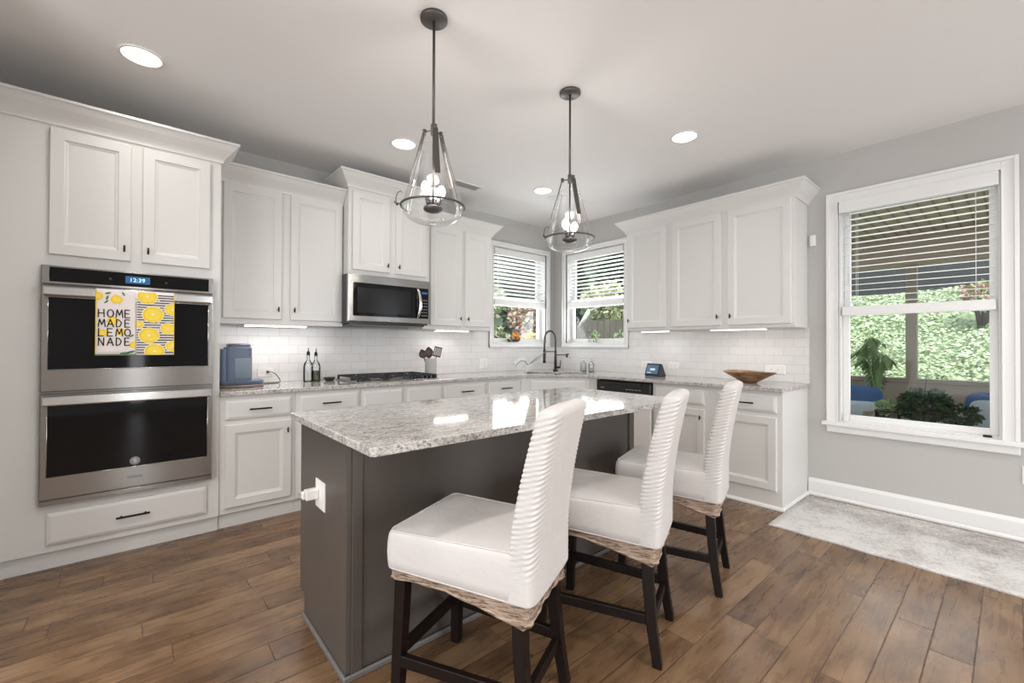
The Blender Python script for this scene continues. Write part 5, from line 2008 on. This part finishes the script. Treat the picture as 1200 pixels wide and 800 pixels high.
# ------------------------------------------------------------------ outdoors
GZ = -0.35
o = struct(MB().box(T, 30, -14, 26, GZ - 0.1, GZ).build('ground', 'soil'))
o = struct(MB().box(-12, T, T, 26, GZ - 0.1, GZ).build('ground', 'soil'))
# porch on the east side
struct(MB().box(T + 0.01, 2.6, -7.0, -2.4, GZ, -0.04).build('porch_floor', 'porchfloor'))
po = thing('porch', 'tan painted covered porch with posts outside the large window', 'porch', (2.4, -3.3, -0.04))
b = MB(); b.box(-0.03, 0.03, -3.7, 0.9, 0, 0.86); b.build('knee_wall', 'porchpaint', po)
b = MB(); b.box(-0.08, 0.08, -3.7, 0.9, 0.86, 0.905); b.build('rail_cap', 'porchpost', po, bevel=0.004)
for yy in (-3.65, -1.5, 0.015, 0.85):
    b = MB(); b.box(-0.045, 0.045, yy - 0.048, yy + 0.048, 0.905, 2.19); b.build('post', 'porchpost', po, bevel=0.003)
b = MB(); b.box(-0.07, 0.07, -3.7, 0.9, 2.19, 2.50); b.build('beam', 'porchpaint', po)
b = MB(); b.box(-2.22, 0.35, -3.7, 0.9, 2.50, 2.56); b.build('ceiling_boards', 'bead', po)
# side table with plants under the window, outdoors
t = thing('outdoor_table', 'low wooden porch table holding the plants outside the large window', 'table', (1.21, -3.46, -0.04))
b = MB()
for k in range(4):
    b.box(-0.19 + k * 0.096, -0.19 + k * 0.096 + 0.086, -0.36, 0.34, 0.54, 0.565)
b.build('tabletop', 'porchpost', t, bevel=0.003)
for sx_ in (-0.16, 0.16):
    for sy_ in (-0.32, 0.30):
        MB().box(sx_ - 0.02, sx_ + 0.02, sy_ - 0.02, sy_ + 0.02, 0, 0.54).build('leg', 'porchpost', t)
TZ = 0.526


def potted(name, label, x, y, pr_, ph_, potmat, c, rad, n, size, seed, leafm):
    t_ = thing(name, label, 'plant', (x, y, TZ))
    MB().lathe([(0, 0), (pr_ * .75, 0), (pr_, ph_ * .9), (pr_ * 1.06, ph_), (pr_ * .9, ph_), (pr_ * .85, ph_ * .8), (0, ph_ * .8)], 24).build('pot', potmat, t_)
    b_ = MB()
    foliage(b_, (0, 0, c), rad[0], rad[1], rad[2], n, size, seed, 1)
    r_ = random.Random(seed)
    for k in range(14):
        a = r_.uniform(0, 2 * PI)
        b_.tube([(0, 0, ph_ * .8), (rad[0] * .4 * math.cos(a), rad[1] * .4 * math.sin(a), c * .8), (rad[0] * .8 * math.cos(a), rad[1] * .8 * math.sin(a), c)], 0.003, 4)
    b_.build('leaves', leafm, t_, recalc=False)
    return t_


potted('bushy_plant', 'dense dark green bushy plant outside the large window', 1.21, -3.50, 0.10, 0.09, 'terracotta', 0.16, (0.17, 0.17, 0.13), 800, 0.055, 21, 'leafdark')
potted('bushy_plant', 'smaller dark green plant right of the dense one outside', 1.21, -3.72, 0.07, 0.07, 'terracotta', 0.10, (0.12, 0.13, 0.08), 420, 0.05, 23, 'leafdark')
# flat basket with seedlings
t = thing('wire_basket', 'small dark openwork basket with seedlings left of the bushy plant outside', 'basket', (1.20, -3.25, TZ))
b = MB()
for k in range(16):
    y = -0.08 + k * 0.0107
    b.box(-0.082, -0.078, y - 0.0022, y + 0.0022, 0, 0.085)
    b.box(0.078, 0.082, y - 0.0022, y + 0.0022, 0, 0.085)
for k in range(16):
    x = -0.08 + k * 0.0107
    b.box(x - 0.0022, x + 0.0022, -0.082, -0.078, 0, 0.085)
    b.box(x - 0.0022, x + 0.0022, 0.078, 0.082, 0, 0.085)
b.box(-0.085, 0.085, -0.085, 0.085, 0, 0.004)
for (a_, b2, c_, d_) in ((-0.085, 0.085, -0.085, -0.076), (-0.085, 0.085, 0.076, 0.085), (-0.085, -0.076, -0.076, 0.076), (0.076, 0.085, -0.076, 0.076)):
    b.box(a_, b2, c_, d_, 0.082, 0.090)
b.build('wires', 'black', t)
b = MB(); foliage(b, (0, 0, 0.11), 0.09, 0.09, 0.05, 160, 0.05, 31, 1, bias=-0.5); b.build('seedlings', 'leafbright', t, recalc=False)
o = MB().tube([(1.23, -3.49, 0.66), (1.23, -3.52, 0.98)], 0.0025, 6).build('plant_stake', 'trunk')
tag(o, 'thin dark stake rising from the dense bushy plant outside', 'stake')

# palm-like plant in a tall pot standing on the porch floor
t = thing('potted_palm', 'tall arching palm plant at the left outside the large window', 'plant', (2.18, -3.00, -0.04))
MB().lathe([(0, 0), (0.10, 0), (0.12, 0.38), (0.13, 0.42), (0.11, 0.42), (0.10, 0.38), (0, 0.38)], 28).build('pot', 'terracotta', t)
b = MB()
rp = random.Random(11)
for k in range(26):
    a = rp.uniform(0, 2 * PI)
    reach = rp.uniform(0.10, 0.26)
    ztop = rp.uniform(1.10, 1.42)
    pts = []
    for i in range(9):
        u = i / 8
        rr = reach * u ** 1.4
        z = 0.42 + (ztop - 0.42) * math.sin(min(1, u * 1.25) * PI / 2) - 0.25 * max(0, u - 0.6) ** 1.2
        pts.append(Vector((rr * math.cos(a), rr * math.sin(a), z)))
    b.tube(pts, 0.003, 4)
    for i in range(3, 9):
        for s in (-1, 1):
            for q3 in range(3):
                p = pts[i].lerp(pts[i - 1], q3 / 3)
                sd = Vector((-math.sin(a), math.cos(a), 0)) * s
                leaf_quad(b, p, sd + Vector((math.cos(a) * .5, math.sin(a) * .5, -0.9)), Vector((0, 0, 1)), 0.10, 0.009)
b.build('fronds', 'leafpalm', t, recalc=False)


def cushion(mb, c, hx, hy, hz, rot=0.0, tilt=0.0, n=10):
    rs = []
    for k in range(n + 1):
        f = -1 + 2 * k / n
        s = (1 - abs(f) ** 4) ** 0.25 if abs(f) < 1 else 0.05
        ring = []
        for i in range(28):
            a = 2 * PI * i / 28
            ca, sa = math.cos(a), math.sin(a)
            x = hx * math.copysign(abs(ca) ** .45, ca) * max(s, 0.6)
            z = hz * math.copysign(abs(sa) ** .45, sa) * max(s, 0.6)
            puff = (1 - (abs(x) / hx) ** 2.5 * 0.6) * (1 - (abs(z) / hz) ** 2.5 * 0.6)
            y = f * hy * max(0.15, puff)
            v = Vector((x, y, z))
            v = Matrix.Rotation(rot, 3, 'Z') @ (Matrix.Rotation(tilt, 3, 'X') @ v)
            ring.append(v + Vector(c))
        rs.append(ring)
    mb.loft(rs)


def armchair(label, x, y, rz):
    t_ = thing('outdoor_armchair', label, 'armchair', (x, y, -0.04), rz)
    for sx_ in (-1, 1):
        b_ = MB(); b_.box(sx_ * 0.30 - 0.02, sx_ * 0.30 + 0.02, -0.28, 0.30, 0.56, 0.60); b_.build('armrest', 'porchpost', t_)
        for sy_ in (-0.26, 0.28):
            b_ = MB(); b_.box(sx_ * 0.30 - 0.02, sx_ * 0.30 + 0.02, sy_ - 0.02, sy_ + 0.02, 0, 0.56); b_.build('leg', 'porchpost', t_)
    b_ = MB(); b_.box(-0.28, 0.28, -0.28, 0.28, 0.28, 0.33); b_.build('seat_frame', 'porchpost', t_)
    b_ = MB(); cushion(b_, (0, -0.02, 0.40), 0.27, 0.26, 0.07); 
    b_.v = [(v[0], -0.02 + (v[2] - 0.40) * 0 + v[1], v[2]) for v in b_.v]
    b_.build('seat_cushion', 'blue', t_)
    b_ = MB(); cushion(b_, (0, 0.25, 0.61), 0.26, 0.075, 0.22, 0, -0.25); b_.build('back_cushion', 'blue', t_)
    return t_


armchair('blue cushioned porch chair at left behind the basket', 1.72, -2.80, -1.75)
o = MB(); cushion(o, (0, 0, 0), 0.19, 0.06, 0.13, 0.3, -0.3); o = o.build('throw_pillow', 'paleblue')
tag(o, 'pale grey pillow on the left porch chair', 'pillow', loc=(1.74, -2.93, 0.50), rz=-1.6)
armchair('blue cushioned porch chair at right edge of the large window', 1.75, -4.02, -1.4)
o = MB(); cushion(o, (0, 0, 0), 0.18, 0.06, 0.17, 0.0, -0.3); o = o.build('throw_pillow', 'paleblue')
tag(o, 'pale blue pillow on the right porch chair', 'pillow', loc=(1.78, -3.94, 0.56), rz=-1.35)

# hillside with ivy
nx, ny = 40, 60
rh = random.Random(5)
vs = []
def hillz(x, y):
    s = clamp((x - 3.4) / 6.5, 0, 1)
    return GZ + 0.45 + 2.38 * s ** 0.9 + 0.06 * math.sin(x * 1.9 + y * 0.8) + 0.04 * math.sin(y * 2.3 - x)
for i in range(nx + 1):
    for j in range(ny + 1):
        x = 3.2 + 9.5 * i / nx; y = -8 + 13.0 * j / ny
        vs.append((x, y, hillz(x, y)))
b = MB(); b.add(vs, [(i * (ny + 1) + j, (i + 1) * (ny + 1) + j, (i + 1) * (ny + 1) + j + 1, i * (ny + 1) + j + 1) for i in range(nx) for j in range(ny)])
struct(b.build('hillside', 'hillgreen'))
b = MB()
for k in range(36000):
    x = 3.3 + 8.2 * rh.random(); y = rh.uniform(-5.5, 1.2)
    d = Vector((rh.gauss(-.4, 1), rh.gauss(0, 1), rh.uniform(0.1, .7)))
    L_ = rh.uniform(0.04, 0.085)
    leaf_quad(b, Vector((x, y, hillz(x, y) + rh.uniform(0, 0.10))), d, Vector((rh.gauss(-.5, .5), rh.gauss(0, .5), 1)), L_, L_ * 0.42, 0 if rh.random() < .55 else 1)
o = b.build('ivy', ['leafivy', 'leafivy2'], recalc=False)
tag(o, 'bright green ivy covering the hillside behind the porch', 'ivy')
o['kind'] = 'stuff'
bush('pink_shrub', 'pink flowering shrub on the hillside at right above the porch', 'shrub', (7.2, -3.68, 2.10), 0.35, 0.30, 0.28, 600, 0.10, 61, ['leafpink', 'leafbright'], ground=1.5)
t = thing('neighbour_house', 'dark slate blue house beyond the ivy hillside', 'house', (13.5, -2.0, 1.6))
b = MB(); b.box(0, 3, -7, 7, 0, 4.2); b.build('wall', 'slateblue', t)
b = MB(); b.box(-0.05, 0.0, -1.62, -1.30, 2.10, 2.42); b.build('window', 'paleblue', t)
b = MB(); b.loft([[(-0.5, -7.5, 4.2), (3.5, -7.5, 4.2), (1.5, -7.5, 5.8)], [(-0.5, 7.5, 4.2), (3.5, 7.5, 4.2), (1.5, 7.5, 5.8)]], 0, True, True, False); b.build('roof', 'charcoal', t)

# fence and garden seen through the corner windows
t = thing('garden_fence', 'weathered grey board fence outside the right corner window', 'fence', (3.9, 2.2, GZ))
b = MB()
for k in range(26):
    b.box(-0.012, 0.012, -2.1 + k * 0.17, -2.1 + k * 0.17 + 0.158, 0, 2.15 + 0.01 * (k % 3))
b.build('boards', 'fence', t)
b = MB()
for z in (0.3, 1.8):
    b.box(0.012, 0.05, -2.1, 2.3, z, z + 0.09)
b.build('rails', 'fence', t)
# white downspout from the porch gutter
o = MB()
for p0, p1 in (((1.5, 0.10, 2.05), (1.5, 0.62, 1.86)), ((1.5, 0.62, 1.86), (1.5, 0.80, 1.55))):
    o.tube([p0, p1], 0.03, 8)
o.tube([(1.5, 0.80, 1.55), (1.5, 0.83, 1.5), (1.5, 0.83, GZ)], [0.03, 0.03, 0.03], 8)
o = MB()
o.cyl((1.55, -0.25, 2.07), (1.55, 0.69, 1.79), 0.020, n=10)
o.cyl((1.55, 0.66, 1.82), (1.55, 0.87, 1.53), 0.036, 0.042, n=12)
o = o.build('downspout', 'trim')
tag(o, 'white angled gutter downspout outside the right corner window', 'downspout')
b2 = MB(); b2.tube([(1.55, -0.25, 2.07), (1.55, -0.25, GZ)], 0.03, 8); b2.build('vertical_pipe', 'trim', o)

bush('cream_shrub', 'cream flowering shrub rising behind the garden fence', 'shrub', (4.9, 2.5, 2.35), 0.6, 1.2, 0.55, 1700, 0.11, 71, ['leafcream', 'leafbright', 'leafcream'], ground=GZ)
bush('green_shrub', 'bright green shrub low beside the garden fence at right', 'shrub', (3.3, 1.30, 0.85), 0.3, 0.35, 0.75, 900, 0.09, 72, ['leafbright', 'leafivy'], ground=GZ)
bush('green_shrub', 'pale green shrub at the middle of the garden fence', 'shrub', (3.4, 2.0, 0.6), 0.3, 0.4, 0.7, 700, 0.08, 73, ['leafbright'], ground=GZ)
bush('maple_tree', 'pink leaved maple outside the left corner window', 'tree', (3.45, 4.2, 1.9), 0.62, 0.6, 0.55, 1500, 0.11, 74, ['leafpink', 'leafcream', 'leafpink', 'leafbright'], ground=GZ)
bush('golden_shrub', 'golden yellow shrub below the pink maple', 'shrub', (2.72, 3.2, 1.15), 0.40, 0.4, 0.42, 1100, 0.09, 75, ['leafyellow', 'leafcream'], ground=GZ)
bush('cream_shrub', 'cream and green shrub at left outside the left corner window', 'shrub', (1.35, 3.3, 1.2), 0.55, 0.5, 0.7, 1300, 0.09, 76, ['leafcream', 'leafbright', 'leafcream', 'leafforest'], ground=GZ)
bush('cream_shrub', 'tall cream shrub behind the others outside the left corner window', 'shrub', (1.9, 4.4, 2.3), 0.9, 0.6, 0.7, 1300, 0.11, 77, ['leafcream', 'leafbright'], ground=GZ)
rt = random.Random(17)
trees = [(-1.5, 9.5), (1.6, 8.8), (4.7, 9.6), (7.6, 8.0), (9.8, 5.6), (10.6, 2.6), (0.2, 12.4), (3.3, 12.8), (6.6, 11.8), (9.9, 9.2)]
for k, (x, y) in enumerate(trees):
    t_ = thing('forest_tree', 'tall dark green tree in the woods behind the garden', 'tree', (x, y, GZ), 0, 'dark trees behind the garden')
    b = MB(); b.tube([(0, 0, 0), (0.1, 0, 2.5), (0, 0.1, 5)], [0.16, 0.12, 0.05], 8); b.build('trunk', 'trunk', t_)
    b = MB()
    for q4 in range(9):
        foliage(b, (rt.uniform(-.6, .6), rt.uniform(-.6, .6), 1.0 + q4 * 0.75), 0.85, 0.85, 0.9, 330, 0.36, 100 + k * 10 + q4, 2)
    b.build('crown', ['leafforest', 'leafdark'], t_, recalc=False)
# wooded rise closing the view behind the trees
vs = []
for i in range(31):
    a = -0.25 + 2.3 * i / 30
    for j in range(9):
        rr_ = 16 + j * 0.8
        vs.append((-1 + rr_ * math.cos(a), rr_ * math.sin(a), GZ + j * 1.0 + 0.5 * math.sin(i * 1.7 + j)))
b = MB(); b.add(vs, [(i * 9 + j, (i + 1) * 9 + j, (i + 1) * 9 + j + 1, i * 9 + j + 1) for i in range(30) for j in range(8)])
struct(b.build('wooded_hill', mat('distant_woods', (0.06, 0.09, 0.05), 0.9, bump=1.0, bscale=3, var=0.8, vscale=1.5)))
